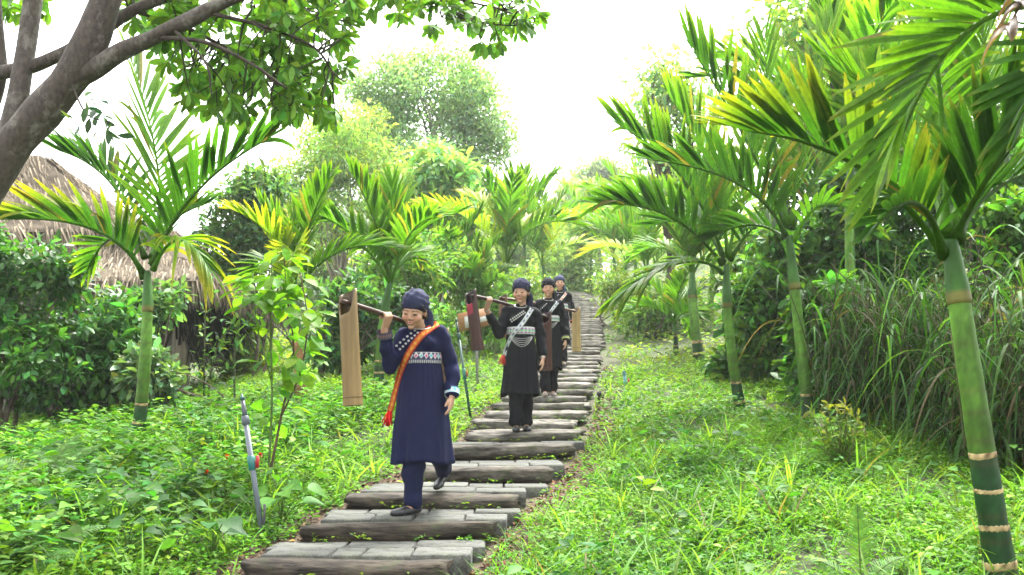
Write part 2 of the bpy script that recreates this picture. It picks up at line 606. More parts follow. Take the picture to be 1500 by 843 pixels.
def paver(rng, wx, wy, h):
    b = .008
    V = []
    for z, q in ((-h, 0), (-b, 0), (0, b)):
        for sx, sy in ((-1, -1), (1, -1), (1, 1), (-1, 1)):
            V.append([sx * (wx / 2 - q) + rng.normal(0, .003), sy * (wy / 2 - q) + rng.normal(0, .003), z + rng.normal(0, .0015)])
    Q = [[8, 9, 10, 11]]
    for a in (0, 4):
        for k in range(4):
            n = (k + 1) % 4
            Q.append([a + k, a + n, a + 4 + n, a + 4 + k])
    return np.array(V), [np.array(Q)]

for i in range(len(STEP_Y) - 1):
    y0, y1 = STEP_Y[i], STEP_Y[i + 1]
    if y0 > 45: break
    z = step_z(i)
    x = float(xc(y0 + .1))
    wd = 1.26 if i < 6 else 1.1 - .06 * min(1, max(0, (y0 - 14) / 20))
    wd += rng.normal(0, .035)
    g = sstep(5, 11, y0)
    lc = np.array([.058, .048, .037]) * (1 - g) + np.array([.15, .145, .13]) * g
    lc = lc * math.exp(rng.normal(0, .14))
    r = .078 if i < 7 else .07 + rng.normal(0, .005)
    rz = rng.normal(.02, .03)
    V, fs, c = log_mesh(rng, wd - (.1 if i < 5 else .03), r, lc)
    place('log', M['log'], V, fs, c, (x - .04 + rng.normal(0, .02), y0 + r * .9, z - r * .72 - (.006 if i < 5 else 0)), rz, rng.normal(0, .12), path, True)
    yb = y0 + r * 1.85
    dep = y1 - yb - .0
    if i < 6:
        rows = 2
        for rr in range(rows):
            yy = yb + dep * (rr + .5) / rows
            xa = x - wd / 2 + rng.normal(0, .02) + (.06 if rr == 0 else 0) + .12 * (rr * .5)
            xe = x + wd / 2 + .1 * rr + rng.normal(0, .03)
            n = 3 + int(rng.random() < .45)
            cuts = np.sort(np.concatenate([[0, 1], (np.arange(1, n) + rng.normal(0, .12, n - 1)) / n]))
            for k in range(n):
                a, b_ = xa + (xe - xa) * cuts[k], xa + (xe - xa) * cuts[k + 1]
                V, fs = paver(rng, b_ - a - .012, dep / rows - .014, .12)
                cc = np.array([.082, .084, .076]) * math.exp(rng.normal(0, .1))
                place('paving_slab', M['paver'], V, fs, cc, ((a + b_) / 2, yy, z + rng.normal(0, .004)), rng.normal(.01, .012), rng.normal(0, .008), path)
    else:
        nlog = 2 if y0 < 26 else 1
        for k in range(nlog):
            r2 = dep / nlog / 2 * rng.uniform(.92, 1.1)
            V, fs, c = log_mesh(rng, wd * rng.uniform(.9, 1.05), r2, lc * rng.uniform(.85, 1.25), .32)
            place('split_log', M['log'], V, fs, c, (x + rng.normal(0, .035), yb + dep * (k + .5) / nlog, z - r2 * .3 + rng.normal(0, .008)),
                  rng.normal(.0, .025), 0, path, True)

# ================================================================ palms
DARK = np.array([.026, .088, .010]); MIDG = np.array([.07, .195, .014]); LIME = np.array([.19, .32, .02]); YEL = np.array([.42, .36, .03])

def frond_curve(p0, p1, p2, n=22):
    return bez(p0, p1, p2, n)

def make_frond(palm, rng, pts, Lmax, nl, W, base, tip, roll=0, vee=.8, droop=.06, petiole=.16, split=True, seg=6, rr=.011, ang=(52, 18), tipfrac=.62, pleat=False):
    C = frond_curve(*pts)
    T = N(np.gradient(C, axis=0))
    ln = np.linalg.norm(np.diff(C, axis=0), axis=1).sum()
    Z = np.array([0, 0, 1.0])
    Nn = Z[None] - T * T[:, 2:3]
    bad = np.linalg.norm(Nn, axis=1) < .15
    Nn[bad] += np.array([0, -.3, 0])
    Nn = N(Nn - T * (Nn * T).sum(1, keepdims=True))
    S = np.cross(T, Nn)
    cr, sr = math.cos(roll), math.sin(roll)
    Nn, S = Nn * cr + S * sr, S * cr - Nn * sr
    mb = MB()
    tt = np.linspace(0, 1, len(C))
    V, fs = tube(C, rr * (np.interp(tt, [0, .06, .16], [3.0, 2.2, 1.35]) * (1 - tt) ** .6 + .22), 7)
    rc = base * .9 + np.array([.02, .03, .0])
    mb.add(V, fs, rc)
    fo = mb.build('frond', M['palm'], palm, smooth=True)
    blade = MB()
    made = []
    yl = rng.uniform(.5, 1.2)
    for side in (-1, 1):
        for q in range(nl):
            t = petiole + (1 - petiole) * (q + (.25 if side > 0 else .0)) / (nl - .6)
            t = min(t, .995)
            f = t * (len(C) - 1); a = int(min(f, len(C) - 2)); fr = f - a
            p = C[a] * (1 - fr) + C[a + 1] * fr
            Tt, Sv, Nv = T[a], S[a], Nn[a]
            te = (t - petiole) / (1 - petiole)
            an = math.radians(ang[0] + (ang[1] - ang[0]) * te + rng.normal(0, 5.0))
            vv = vee + rng.normal(0, .09)
            d = math.cos(an) * Tt + math.sin(an) * (Sv * side * math.cos(vv) + Nv * math.sin(vv))
            prof = (.7 + .3 * math.sin(pi * min(1, te / .55) / 2)) if te < .55 else 1 - (1 - tipfrac) * ((te - .55) / .45) ** 1.5
            L = Lmax * prof * rng.uniform(.9, 1.07)
            s = np.linspace(0, 1, seg + 1)
            dr = droop * rng.uniform(.7, 1.4)
            if rng.random() < .07: dr += rng.uniform(.2, .6)      # a bent or broken leaflet
            if rng.random() < .025: continue
            ctr = p + d * (L * s)[:, None] + np.array([0, 0, -1.0]) * (dr * L * s ** 2.2)[:, None]
            dd = N(np.gradient(ctr, axis=0))
            cv = Tt - dd * (dd @ Tt)[:, None]
            cv = N(cv)
            nv = np.cross(cv, dd) * side
            wp = np.interp(s, [0, .08, .35, .75, .94, 1], [.25, .6, 1.0, .85, .4, .1]) * W * (.75 + .4 * prof)
            l = ctr - cv * wp[:, None] * .5
            r_ = ctr + cv * wp[:, None] * .5
            mid = ctr - nv * wp[:, None] * .22
            if pleat:
                q1 = ctr - cv * wp[:, None] * .25 + nv * wp[:, None] * .05; q2 = ctr + cv * wp[:, None] * .25 + nv * wp[:, None] * .05
                V = np.stack([l - nv * wp[:, None] * .08, q1, mid, q2, r_ - nv * wp[:, None] * .08], 1).reshape(-1, 3); nc = 5
            else:
                V = np.stack([l, mid, r_], 1).reshape(-1, 3); nc = 3
            k = np.arange(seg) * nc
            Q = np.concatenate([np.stack([k + e, k + e + 1, k + nc + e + 1, k + nc + e], -1) for e in range(nc - 1)])
            mixv = np.clip((s ** 2.8) * yl * (.6 + .5 * te) + rng.normal(0, .04), 0, 1)[:, None]
            cc = (base * (1 - mixv) + tip * mixv) * math.exp(rng.normal(0, .13))
            if rng.random() < .03: cc = cc * .5 + np.array([.22, .13, .04]) * .5
            # dry, torn ends
            cc[-1] = cc[-1] * .5 + np.array([.2, .14, .04]) * .5
            cc = np.repeat(cc, nc, 0)
            if pleat: cc = cc * np.tile(np.array([.9, 1.12, .85, 1.12, .9]) * 1.0, seg + 1)[:, None]
            if split:
                b2 = MB(); b2.add(V, [Q], cc)
                b2.build('leaflet', M['palm'], fo, smooth=True)
            else:
                blade.add(V, [Q], cc)
    if not split:
        blade.build('leaflets', M['palm'], fo, smooth=True)['kind'] = 'stuff'
    return fo

def make_trunk(palm, rng, b, c, r0, r1, rings=(), shaft=.4, dark_to=.0, col=(.075, .17, .018), bulge=0, lowcol=(.012, .045, .012), shaftcol=(.035, .10, .015)):
    """b base, c crown point; the last `shaft` metres are the green crownshaft; rings at heights above the base"""
    b = np.asarray(b, float); c = np.asarray(c, float)
    n = 72
    L = np.linalg.norm(c - b)
    side = np.array([rng.normal(0, .02), rng.normal(0, .02), 0]) * L
    C = bez(b - (c - b) / L * .12, (b + c) / 2 + side, c, n)
    s = np.linspace(0, 1, n)
    h = s * (L + .12) - .12
    R = (r0 + (r1 - r0) * s) * (1 + .012 * np.sin(h * 23 + rng.uniform(0, 6)) + .01 * np.sin(h * 51))
    R = R * (1 + .18 * np.exp(-((h) / .16) ** 2))
    ts = (L - shaft) / L
    f = np.clip((s - ts) / (1 - ts), 0, 1)
    R = R * (1 + .10 * np.sin(np.minimum(f * 2.2, 1) * pi) - .30 * f ** 2)
    k = s <= ts + .03
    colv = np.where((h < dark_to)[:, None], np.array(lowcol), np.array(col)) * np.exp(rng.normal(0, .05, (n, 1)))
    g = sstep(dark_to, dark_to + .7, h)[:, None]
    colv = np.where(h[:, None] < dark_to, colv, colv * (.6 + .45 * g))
    # faint leaf scars between the big rings
    scar = (np.abs(((h / .115) + rng.uniform(0, 1)) % 1 - .5) > .42)[:, None]
    colv = np.where(scar, colv * .72 + np.array([.02, .014, .006]), colv)
    sides = 18
    blot = np.exp(rng.normal(0, .10, sides)); blot = (blot + np.roll(blot, 1)) / 2
    mb = MB(); V, fs = tube(C[k], R[k], sides)
    cc = np.repeat(colv[k], sides, 0) * np.tile(blot, k.sum())[:, None] * np.exp(rng.normal(0, .12, (k.sum() * sides, 1)))
    mb.add(V, fs, np.concatenate([cc, colv[k][:1], colv[k][-1:]]))
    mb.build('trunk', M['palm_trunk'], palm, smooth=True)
    k2 = s >= ts
    mb = MB(); V, fs = tube(C[k2], R[k2] * 1.05, sides)
    sc_ = np.array(shaftcol) * (1.15 - .5 * f[k2])[:, None]
    sc_[:3] = sc_[:3] * .5 + np.array([.10, .06, .02])
    mb.add(V, fs, np.concatenate([np.repeat(sc_, sides, 0), sc_[:1], sc_[-1:]]))
    mb.build('crownshaft', M['palm_trunk'], palm, smooth=True)
    for rh in rings:
        P = []; Rr = []; bw = rng.uniform(.55, 1.05)
        for q, e in ((-.020, .99), (-.011, 1.02), (.012, 1.025), (.019, .99)):
            hh = rh + q * bw * r0 / .075
            ff = np.interp(hh, h, np.arange(n)); a = int(min(ff, n - 2))
            P.append(C[a] * (1 - ff + a) + C[a + 1] * (ff - a)); Rr.append(np.interp(hh, h, R) * e)
        V, fs = tube(P, np.array(Rr), sides)
        V = V + np.array([0, 0, 1.0]) * (.003 * np.sin(np.arange(len(V)) % sides * 2 * pi / sides * 2 + rng.uniform(0, 6)) + rng.normal(0, .0008, len(V)))[:, None]
        ca = np.array([.34, .25, .12]) * np.exp(rng.normal(0, .3, (len(V), 1)))
        st = rng.random(len(V)) < .16
        ca[st] = (.09, .045, .02)
        mb = MB(); mb.add(V, fs, ca)
        mb.build('trunk_ring', M['palm_trunk'], palm, smooth=True)

def P3(spec, Y0):
    """((px, py, dY) x 3) -> three points"""
    return [at(a, b_, Y0 + d) for a, b_, d in spec]

def px_palm(label, base_px, crown_px, fronds, r0, r1, seed, rings=(), Lm=.45, nl=30, W=.038, shaft=.4, dark_to=0, split=True, base=None, group=None, dYc=0):
    rng = np.random.default_rng(seed)
    b = ground_at(*base_px) if base is None else np.array(base, float)
    Y0 = b[1]
    c = at(*crown_px, Y0 + dYc)
    palm = thing('areca_palm', b, label, 'palm', group)
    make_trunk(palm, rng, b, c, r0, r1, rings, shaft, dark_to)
    for nf_, fs in enumerate(fronds):
        sp = fs[0]; kw = dict(fs[1]) if len(fs) > 1 else {}
        pts = P3([(crown_px[0] + sp[0][0], crown_px[1] + sp[0][1], sp[0][2] + dYc)] + [(a, b_, d + dYc) for a, b_, d in sp[1:]], Y0)
        d = dict(Lmax=Lm, nl=nl, W=W, base=DARK, tip=MIDG, split=split and nf_ < 5, pleat=True); d.update(kw)
        make_frond(palm, rng, pts, **d)
    return palm

# palm on the left, beside the hut
px_palm('slender palm with ringed dark green trunk standing in front of the thatched hut', (199, 655), (216, 398), [
    (((6, -10, 0), (232, 255, .1), (192, 88, .2)), dict(vee=.3, base=MIDG * .9, tip=LIME, Lmax=.78)),
    (((8, -8, 0), (285, 285, -.3), (392, 205, -.6)), dict(base=DARK, tip=MIDG, Lmax=.70)),
    (((-4, -20, 0), (165, 272, .35), (88, 222, .5)), dict(base=DARK, tip=MIDG, Lmax=.62)),
    (((-8, 0, 0), (140, 338, -.35), (22, 322, -.55)), dict(base=DARK * 1.5, tip=YEL, Lmax=.62)),
    (((8, -2, 0), (262, 352, -.25), (306, 396, -.45)), dict(droop=.5, vee=.3, base=MIDG, tip=YEL, Lmax=.5, nl=17)),
    (((6, -20, 0), (245, 330, .4), (300, 300, .8)), dict(base=DARK, tip=DARK * 1.5, Lmax=.42, nl=17)),
    (((-6, 10, 0), (170, 350, .2), (130, 392, .5)), dict(base=DARK * 1.2, tip=LIME, Lmax=.42, nl=17)),
], .062, .042, 3, rings=(.07, .19, .35), Lm=.62, W=.046, shaft=.42, dark_to=.36)

# nearest palm on the right
b1 = at(1475, 905, 4.35); b1[2] = zt(b1[0], b1[1])
px_palm('palm with thick pale-banded green trunk in front of the dark reeds', None, (1392, 352), [
    (((-6, 25, 0), (1265, 250, -.15), (1110, 195, -.25)), dict(base=DARK * 1.1, tip=LIME * .5 + YEL * .5, Lmax=.56)),
    (((-6, -10, 0), (1378, 150, .1), (1350, -60, .0)), dict(vee=.4, base=MIDG, tip=LIME, Lmax=.5, petiole=.45, nl=16)),
    (((8, -5, 0), (1446, 262, -.25), (1540, 120, -.5)), dict(base=DARK, tip=MIDG, Lmax=.55)),
    (((12, 0, 0), (1470, 270, .3), (1600, 235, .6)), dict(base=DARK, tip=MIDG, Lmax=.42)),
    (((-10, -5, .05), (1330, 210, .55), (1210, 90, 1.0)), dict(base=MIDG, tip=LIME, Lmax=.55)),
    (((0, -12, .05), (1430, 170, .5), (1440, 20, .9)), dict(base=MIDG, tip=LIME, Lmax=.55)),
    (((-10, 22, 0), (1345, 300, -.35), (1285, 330, -.6)), dict(base=DARK, tip=MIDG, Lmax=.34, nl=13)),
], .071, .047, 5, rings=(.14, .30, .46, .62), Lm=.5, shaft=.36, dark_to=.62, base=b1)

# palm whose trunk stands beyond the right edge; its fronds hang into view
b0 = np.array([2.75, 3.35, 0]); b0[2] = zt(b0[0], b0[1])
p0 = px_palm('palm with a drooping overhead frond, its trunk hidden beyond the banded palm', None, (1700, 60), [
    (((-10, 0, 0), (1450, 25, .1), (1305, 250, .0)), dict(base=MIDG * .8, tip=LIME, Lmax=.52)),
    (((-5, -10, 0), (1480, -60, .5), (1200, -10, .9)), dict(base=MIDG, tip=LIME, Lmax=.55)),
    (((-5, 10, 0), (1580, 60, -.2), (1500, 180, -.3)), dict(base=DARK, tip=MIDG, Lmax=.36, nl=17)),
    (((10, -20, 0), (1850, -60, .2), (2000, 60, .3)), dict(base=DARK, tip=MIDG)),
    (((-8, 6, 0), (1590, -60, -.5), (1478, 40, -.9)), dict(base=np.array([.07, .042, .022]), tip=np.array([.10, .06, .03]), Lmax=.2, nl=12, droop=.5)),
    (((0, -20, 0), (1750, -150, .5), (1800, -180, 1.1)), dict(base=DARK, tip=MIDG)),
], .07, .05, 6, Lm=.5, shaft=.36, dark_to=.5, rings=(.2, .4), base=b0)

# second palm on the right
px_palm('palm with one cream ring low on its tall green trunk, beside the leafy bank', (1187, 628), (1156, 345), [
    (((-4, -10, 0), (1092, 205, -.1), (1012, 70, -.2)), dict(base=DARK * 1.2, tip=LIME, Lmax=.82)),
    (((4, -15, 0), (1180, 190, .1), (1225, 30, .2)), dict(vee=.45, base=MIDG, tip=LIME, Lmax=.85)),
    (((-6, 0, 0), (1085, 272, -.4), (955, 235, -.8)), dict(base=DARK, tip=MIDG, Lmax=.66)),
    (((6, 10, 0), (1208, 300, -.2), (1275, 330, -.4)), dict(droop=.3, base=MIDG * 1.3, tip=LIME * 1.2, Lmax=.38, nl=15)),
    (((4, -10, 0), (1215, 240, .5), (1300, 190, 1.0)), dict(base=DARK, tip=LIME, Lmax=.75)),
    (((-8, 4, 0), (1100, 330, .3), (1040, 350, .6)), dict(base=DARK, tip=MIDG, Lmax=.42, nl=16)),
    (((-2, -15, 0), (1130, 180, .3), (1120, 60, .6)), dict(base=MIDG, tip=LIME, Lmax=.75, nl=18)),
], .066, .045, 7, rings=(.1, .3), Lm=.6, W=.048, shaft=.62, dark_to=.3)

# third palm on the right
px_palm('palm with two cream rings on its green trunk, second from the steps', (1087, 605), (1064, 388), [
    (((-4, -10, 0), (1000, 262, -.1), (908, 185, -.2)), dict(base=DARK * 1.2, tip=LIME, Lmax=.82)),
    (((-6, 0, 0), (985, 320, -.5), (890, 300, -.9)), dict(base=DARK, tip=MIDG, Lmax=.66)),
    (((-6, 12, 0), (1000, 385, -.4), (910, 432, -.7)), dict(droop=.3, vee=.35, base=DARK * 1.2, tip=LIME, Lmax=.56)),
    (((2, -12, 0), (1040, 250, .1), (985, 150, .2)), dict(base=MIDG, tip=LIME, Lmax=.82)),
    (((6, -6, 0), (1115, 330, .2), (1150, 370, .4)), dict(base=DARK, tip=MIDG, Lmax=.4, nl=16)),
    (((4, -10, 0), (1090, 270, .4), (1125, 190, .8)), dict(base=MIDG, tip=LIME, Lmax=.7)),
    (((-4, -4, 0), (1020, 330, .5), (960, 330, 1.0)), dict(base=DARK, tip=MIDG, Lmax=.66, nl=17)),
], .064, .043, 8, rings=(.1, .3), Lm=.6, W=.048, shaft=.55, dark_to=.3)

def gen_palm(label, base_px, crown_px, flen, nf, seed, Lm=.4, yellow=.2, r0=.06, base=None, el=(86, 38), group=None, rings=(.12, .3), tone=1.0, nl=26, brown=False, first_az=None):
    rng = np.random.default_rng(seed)
    b = ground_at(*base_px) if base is None else np.array(base, float)
    c = at(*crown_px, b[1])
    palm = thing('areca_palm', b, label, 'palm', group)
    kw = dict(col=(.24, .12, .055), lowcol=(.22, .11, .05)) if brown else {}
    make_trunk(palm, rng, b, c, r0, r0 * .62, rings if not brown else (), min(.5, np.linalg.norm(c - b) * .4), .3 if not brown else 0, **kw)
    az = rng.uniform(0, 6.28) if first_az is None else first_az
    for k in range(nf):
        f = k / (nf - 1)
        e = math.radians(el[0] + (el[1] - el[0]) * f + rng.normal(0, 5))
        az += 2.4 + rng.normal(0, .2)
        h = np.array([math.cos(az), math.sin(az), 0])
        L = flen * rng.uniform(.85, 1.12) * (.9 + .1 * math.sin(pi * f))
        dr = math.radians(18 + 26 * f + rng.normal(0, 8))
        mid = c + .52 * L * (math.cos(e) * h + np.array([0, 0, math.sin(e)]))
        e2 = e - dr
        tip = mid + .5 * L * (math.cos(e2) * h + np.array([0, 0, math.sin(e2)]))
        yl = rng.random() < yellow and f > .3
        bs = (LIME if yl else MIDG * rng.uniform(.55, 1.05)) * tone
        tp = (YEL if yl else LIME * .55 + MIDG * .45) * tone
        make_frond(palm, rng, (c - np.array([0, 0, .05]), mid, tip), Lm * 1.2, nl, Lm * .108, bs, tp, roll=rng.normal(0, .2), split=False, seg=5, vee=.5 + .2 * rng.random(),
                   droop=.05 + .12 * f, rr=.010)
    return palm

gen_palm('small palm with brown peeling trunk base behind the leafy sapling', (440, 592), (428, 430), 1.35, 8, 21, .42, .12, .075, brown=True)
gen_palm('palm with three pale trunk rings beside the hanging tan bamboo tube', (556, 575), (572, 412), 1.55, 8, 22, .46, .12, .075, rings=(.1, .22, .36))
gen_palm('short pale-stemmed palm with upright feather fronds behind the front woman', (654, 505), (652, 425), 1.9, 7, 23, .5, .1, .075)
gen_palm('tall palm with golden lower fronds rising behind the dark bamboo tube', (735, 500), (742, 385), 2.2, 9, 24, .58, .5, .085)
gen_palm('young stemless-looking palm with split dark fronds beside the notice board', (697, 520), (700, 440), 1.2, 7, 25, .36, .1, .05)
gen_palm('green-stemmed palm between the steps and the ringed palms, one straight trunk without fallen leaves', (1026, 530), (1014, 400), 2.0, 8, 26, .55, .15, .1)
gen_palm('young knee-high palm with one golden drooping frond near the steps', (990, 520), (987, 470), 1.15, 7, 27, .4, .4, .05, el=(80, 10))
gen_palm('tall palm with bright overlapping fronds rising out of the vine-draped shrub', (1262, 588), (1248, 225), 2.3, 9, 28, .62, .08, .075, tone=1.2, el=(86, 30), nl=28)
G = 'palms lining the upper steps'
for q, (bx, by, cx, cy, fl, yl, lab) in enumerate([
    (955, 468, 948, 400, 2.3, .35, 'small palm between the upper steps and the green-stemmed palm'),
    (915, 452, 918, 385, 2.6, .4, None), (905, 440, 898, 372, 2.9, .3, None), (930, 430, 932, 352, 3.4, .2, None),
    (800, 452, 795, 388, 3.0, .5, 'palm with yellowing fronds behind the rearmost woman'),
    (975, 440, 985, 352, 3.2, .2, None), (868, 430, 866, 372, 3.2, .35, None), (770, 448, 768, 360, 3.2, .3, 'palm rising left of the top of the steps above the scarves'),
    (1040, 470, 1048, 360, 2.6, .2, None)]):
    gen_palm(lab or 'feather-leaved palm in the thicket right of the upper steps', (bx, by), (cx, cy), fl, 8, 40 + q, fl * .24, yl, .09, group=G, nl=20, tone=1.15)

# ================================================================ trees and shrubs
def clump_cloud(rng, specs, Y):
    """specs: (px, py, rx, ry, n) blobs in the photograph at distance Y -> clump centres"""
    out = []
    for px, py, rx, ry, n in specs:
        c = at(px, py, Y)
        sc = Y / F
        d = rdir(rng, n) * (rng.random((n, 1)) ** .45)
        out.append(c + d * np.array([rx * sc, rx * sc * .9, ry * sc]))
    return np.concatenate(out)

def crown(rng, centres, cr, nper, L, W, tmpl, col, hue=.2, val=.3, droop=.25, cval=.25, flat=.75):
    mb = MB()
    n = len(centres) * nper
    ci = np.repeat(np.arange(len(centres)), nper)
    d = rdir(rng, n)
    rad = (rng.random(n) ** .5)[:, None] * cr
    cv = np.exp(rng.normal(0, cval, len(centres)))[ci][:, None]
    sz = np.exp(rng.normal(0, .15, len(centres)))[ci][:, None]
    p = centres[ci] + d * rad * sz * np.array([1, 1, flat])
    yd = d * .8 + rdir(rng, n) * .8 + np.array([0, 0, -droop])
    nr = rdir(rng, n) * .7 + np.array([0, 0, 1.0])
    s = np.exp(rng.normal(0, .2, n))
    cols = vary(rng, col, n, hue, val) * cv
    leaves(mb, tmpl, p, yd, nr, L * s, W * s, cols)
    return mb

def stems(rng, base, centres, r, nlimb, col, trunk_to=.35, ntrunk=1, sides=7):
    mb = MB()
    cen = centres.mean(0)
    lim = centres[rng.choice(len(centres), min(nlimb, len(centres)), replace=False)]
    for q in range(ntrunk):
        o = np.array([rng.normal(0, .12), rng.normal(0, .12), 0]) * (ntrunk > 1)
        top = base + (cen - base) * trunk_to + o * 3
        C = bez(base + o - np.array([0, 0, .1]), (base + top) / 2 + rng.normal(0, .05, 3) + o, top, 10)
        V, fs = tube(C, np.linspace(r * 1.15, r * .75, 10), sides + 3)
        mb.add(V, fs, col * math.exp(rng.normal(0, .1)))
        for c in lim[q::ntrunk]:
            st = C[rng.integers(5, 10)]
            m_ = (st + c) / 2 + np.array([0, 0, .12]) * np.linalg.norm(c - st) + rng.normal(0, .06, 3) * np.linalg.norm(c - st)
            B = bez(st, m_, c, 8)
            V, fs = tube(B, np.linspace(r * .5, r * .08, 8), sides)
            mb.add(V, fs, col * math.exp(rng.normal(0, .15)))
    return mb

def tree(name, label, cat, base, specs, Y, cr, nper, L, W, col, seed, tmpl=T_TRI, r=.12, nlimb=18, bark=(.07, .055, .04), trunk_to=.4, ntrunk=1, mat='leaf', group=None,
         hue=.2, val=.3, droop=.25, cval=.25):
    rng = np.random.default_rng(seed)
    cen = clump_cloud(rng, specs, Y)
    b = np.array([base[0], base[1], float(zt(base[0], base[1]))])
    t = thing(name, b, label, cat, group)
    stems(rng, b, cen, r, nlimb, np.array(bark), trunk_to, ntrunk).build('trunk' if cat == 'tree' else 'stem', M['bark'], t, smooth=True)
    crown(rng, cen, cr, nper, L, W, tmpl, col, hue, val, droop, cval).build('crown' if cat == 'tree' else 'foliage', M[mat], t)['kind'] = 'stuff'
    return t

def bx(px, Y):
    return (at(px, 500, Y)[0], Y)

# far to near, behind the women; leaf colours lightened to imitate haze
tree('broadleaf_tree', 'tall airy tree with see-through grey-green crown behind the left-hand palms', 'tree', bx(655, 31),
     [(620, 130, 125, 60, 64), (695, 180, 60, 90, 50), (555, 190, 60, 70, 30), (640, 240, 95, 70, 44), (680, 310, 75, 60, 40), (600, 330, 80, 50, 30)], 31, .8, 190, .16, .075,
     np.array([.21, .34, .2]), 101, r=.16, nlimb=40, bark=(.2, .18, .15), hue=.12)
tree('broadleaf_tree', 'yellow-green feathery tree left of the tall airy tree', 'tree', bx(500, 27),
     [(520, 220, 80, 70, 60), (460, 280, 60, 60, 40), (560, 290, 60, 60, 34), (440, 340, 60, 50, 24)], 27, .7, 190, .14, .06,
     np.array([.27, .41, .15]), 102, r=.08, bark=(.2, .18, .13), nlimb=20, hue=.15)
tree('broadleaf_tree', 'young bright tree with large leaves below the tall airy tree', 'tree', bx(640, 22),
     [(640, 255, 45, 40, 26), (620, 310, 55, 45, 24), (680, 330, 40, 40, 16)], 22, .4, 70, .24, .1, np.array([.19, .36, .14]), 103, T_OVAL, r=.08, nlimb=24)
tree('broadleaf_tree', 'round haze-pale green tree far beyond the top of the steps', 'tree', bx(845, 62),
     [(845, 310, 52, 46, 60), (815, 345, 40, 32, 30), (880, 350, 40, 34, 30)], 62, 1.0, 130, .3, .16, np.array([.2, .31, .14]), 104, r=.25, hue=.1)
tree('broadleaf_tree', 'distant dark tree top on the skyline above the steps', 'tree', bx(880, 78),
     [(885, 265, 42, 28, 40), (855, 280, 30, 22, 20)], 78, 1.3, 120, .38, .2, np.array([.15, .23, .14]), 105, r=.3, hue=.1)
tree('broadleaf_tree', 'willowy haze-pale tree beyond the golden palm', 'tree', bx(770, 46),
     [(745, 380, 40, 50, 40), (790, 370, 45, 40, 40), (720, 350, 34, 60, 30)], 46, .8, 120, .22, .1, np.array([.2, .31, .12]), 106, r=.2, hue=.1)
tree('broadleaf_tree', 'haze-pale large-leaved tree rising behind the right-hand palms', 'tree', bx(985, 24),
     [(970, 120, 50, 55, 34), (1010, 160, 60, 60, 30), (950, 190, 40, 50, 18), (1020, 240, 70, 60, 26)], 24, .65, 30, .2, .095, np.array([.25, .4, .2]), 107, T_OVAL, r=.12, nlimb=30)
tree('broadleaf_tree', 'large leafy tree filling the sky above the right bank', 'tree', bx(1240, 19),
     [(1180, 50, 90, 60, 40), (1280, 90, 110, 80, 60), (1150, 170, 80, 70, 36), (1380, 100, 120, 110, 60), (1290, 220, 140, 70, 50), (1480, 150, 90, 130, 40), (1300, -60, 200, 60, 40)],
     19, .6, 40, .2, .1, np.array([.19, .33, .09]), 108, T_OVAL, r=.18, nlimb=50)
for q, (px, Y_, lab) in enumerate([(560, 40, 'pale hazy tree behind the yellow-green feathery tree'), (660, 44, 'haze-pale round tree behind the young bright tree'), (930, 48, 'pale hazy tree between the upper palms and the skyline'),
                                  (1010, 42, 'hazy tree crown behind the haze-pale large-leaved tree'), (470, 38, 'hazy pale tree behind the whorled shrub'), (840, 40, 'bright bushy tree where the steps disappear'), (1090, 36, 'bushy tree behind the cream-ringed palm')]):
    tree('broadleaf_tree', lab, 'tree', bx(px, Y_), [(px, 385, 60, 45, 40), (px + 20, 340, 40, 35, 20), (px - 20, 430, 60, 30, 30)], Y_, .8, 70, .24, .12, np.array([.24, .37, .15]), 150 + q, r=.14, hue=.12)
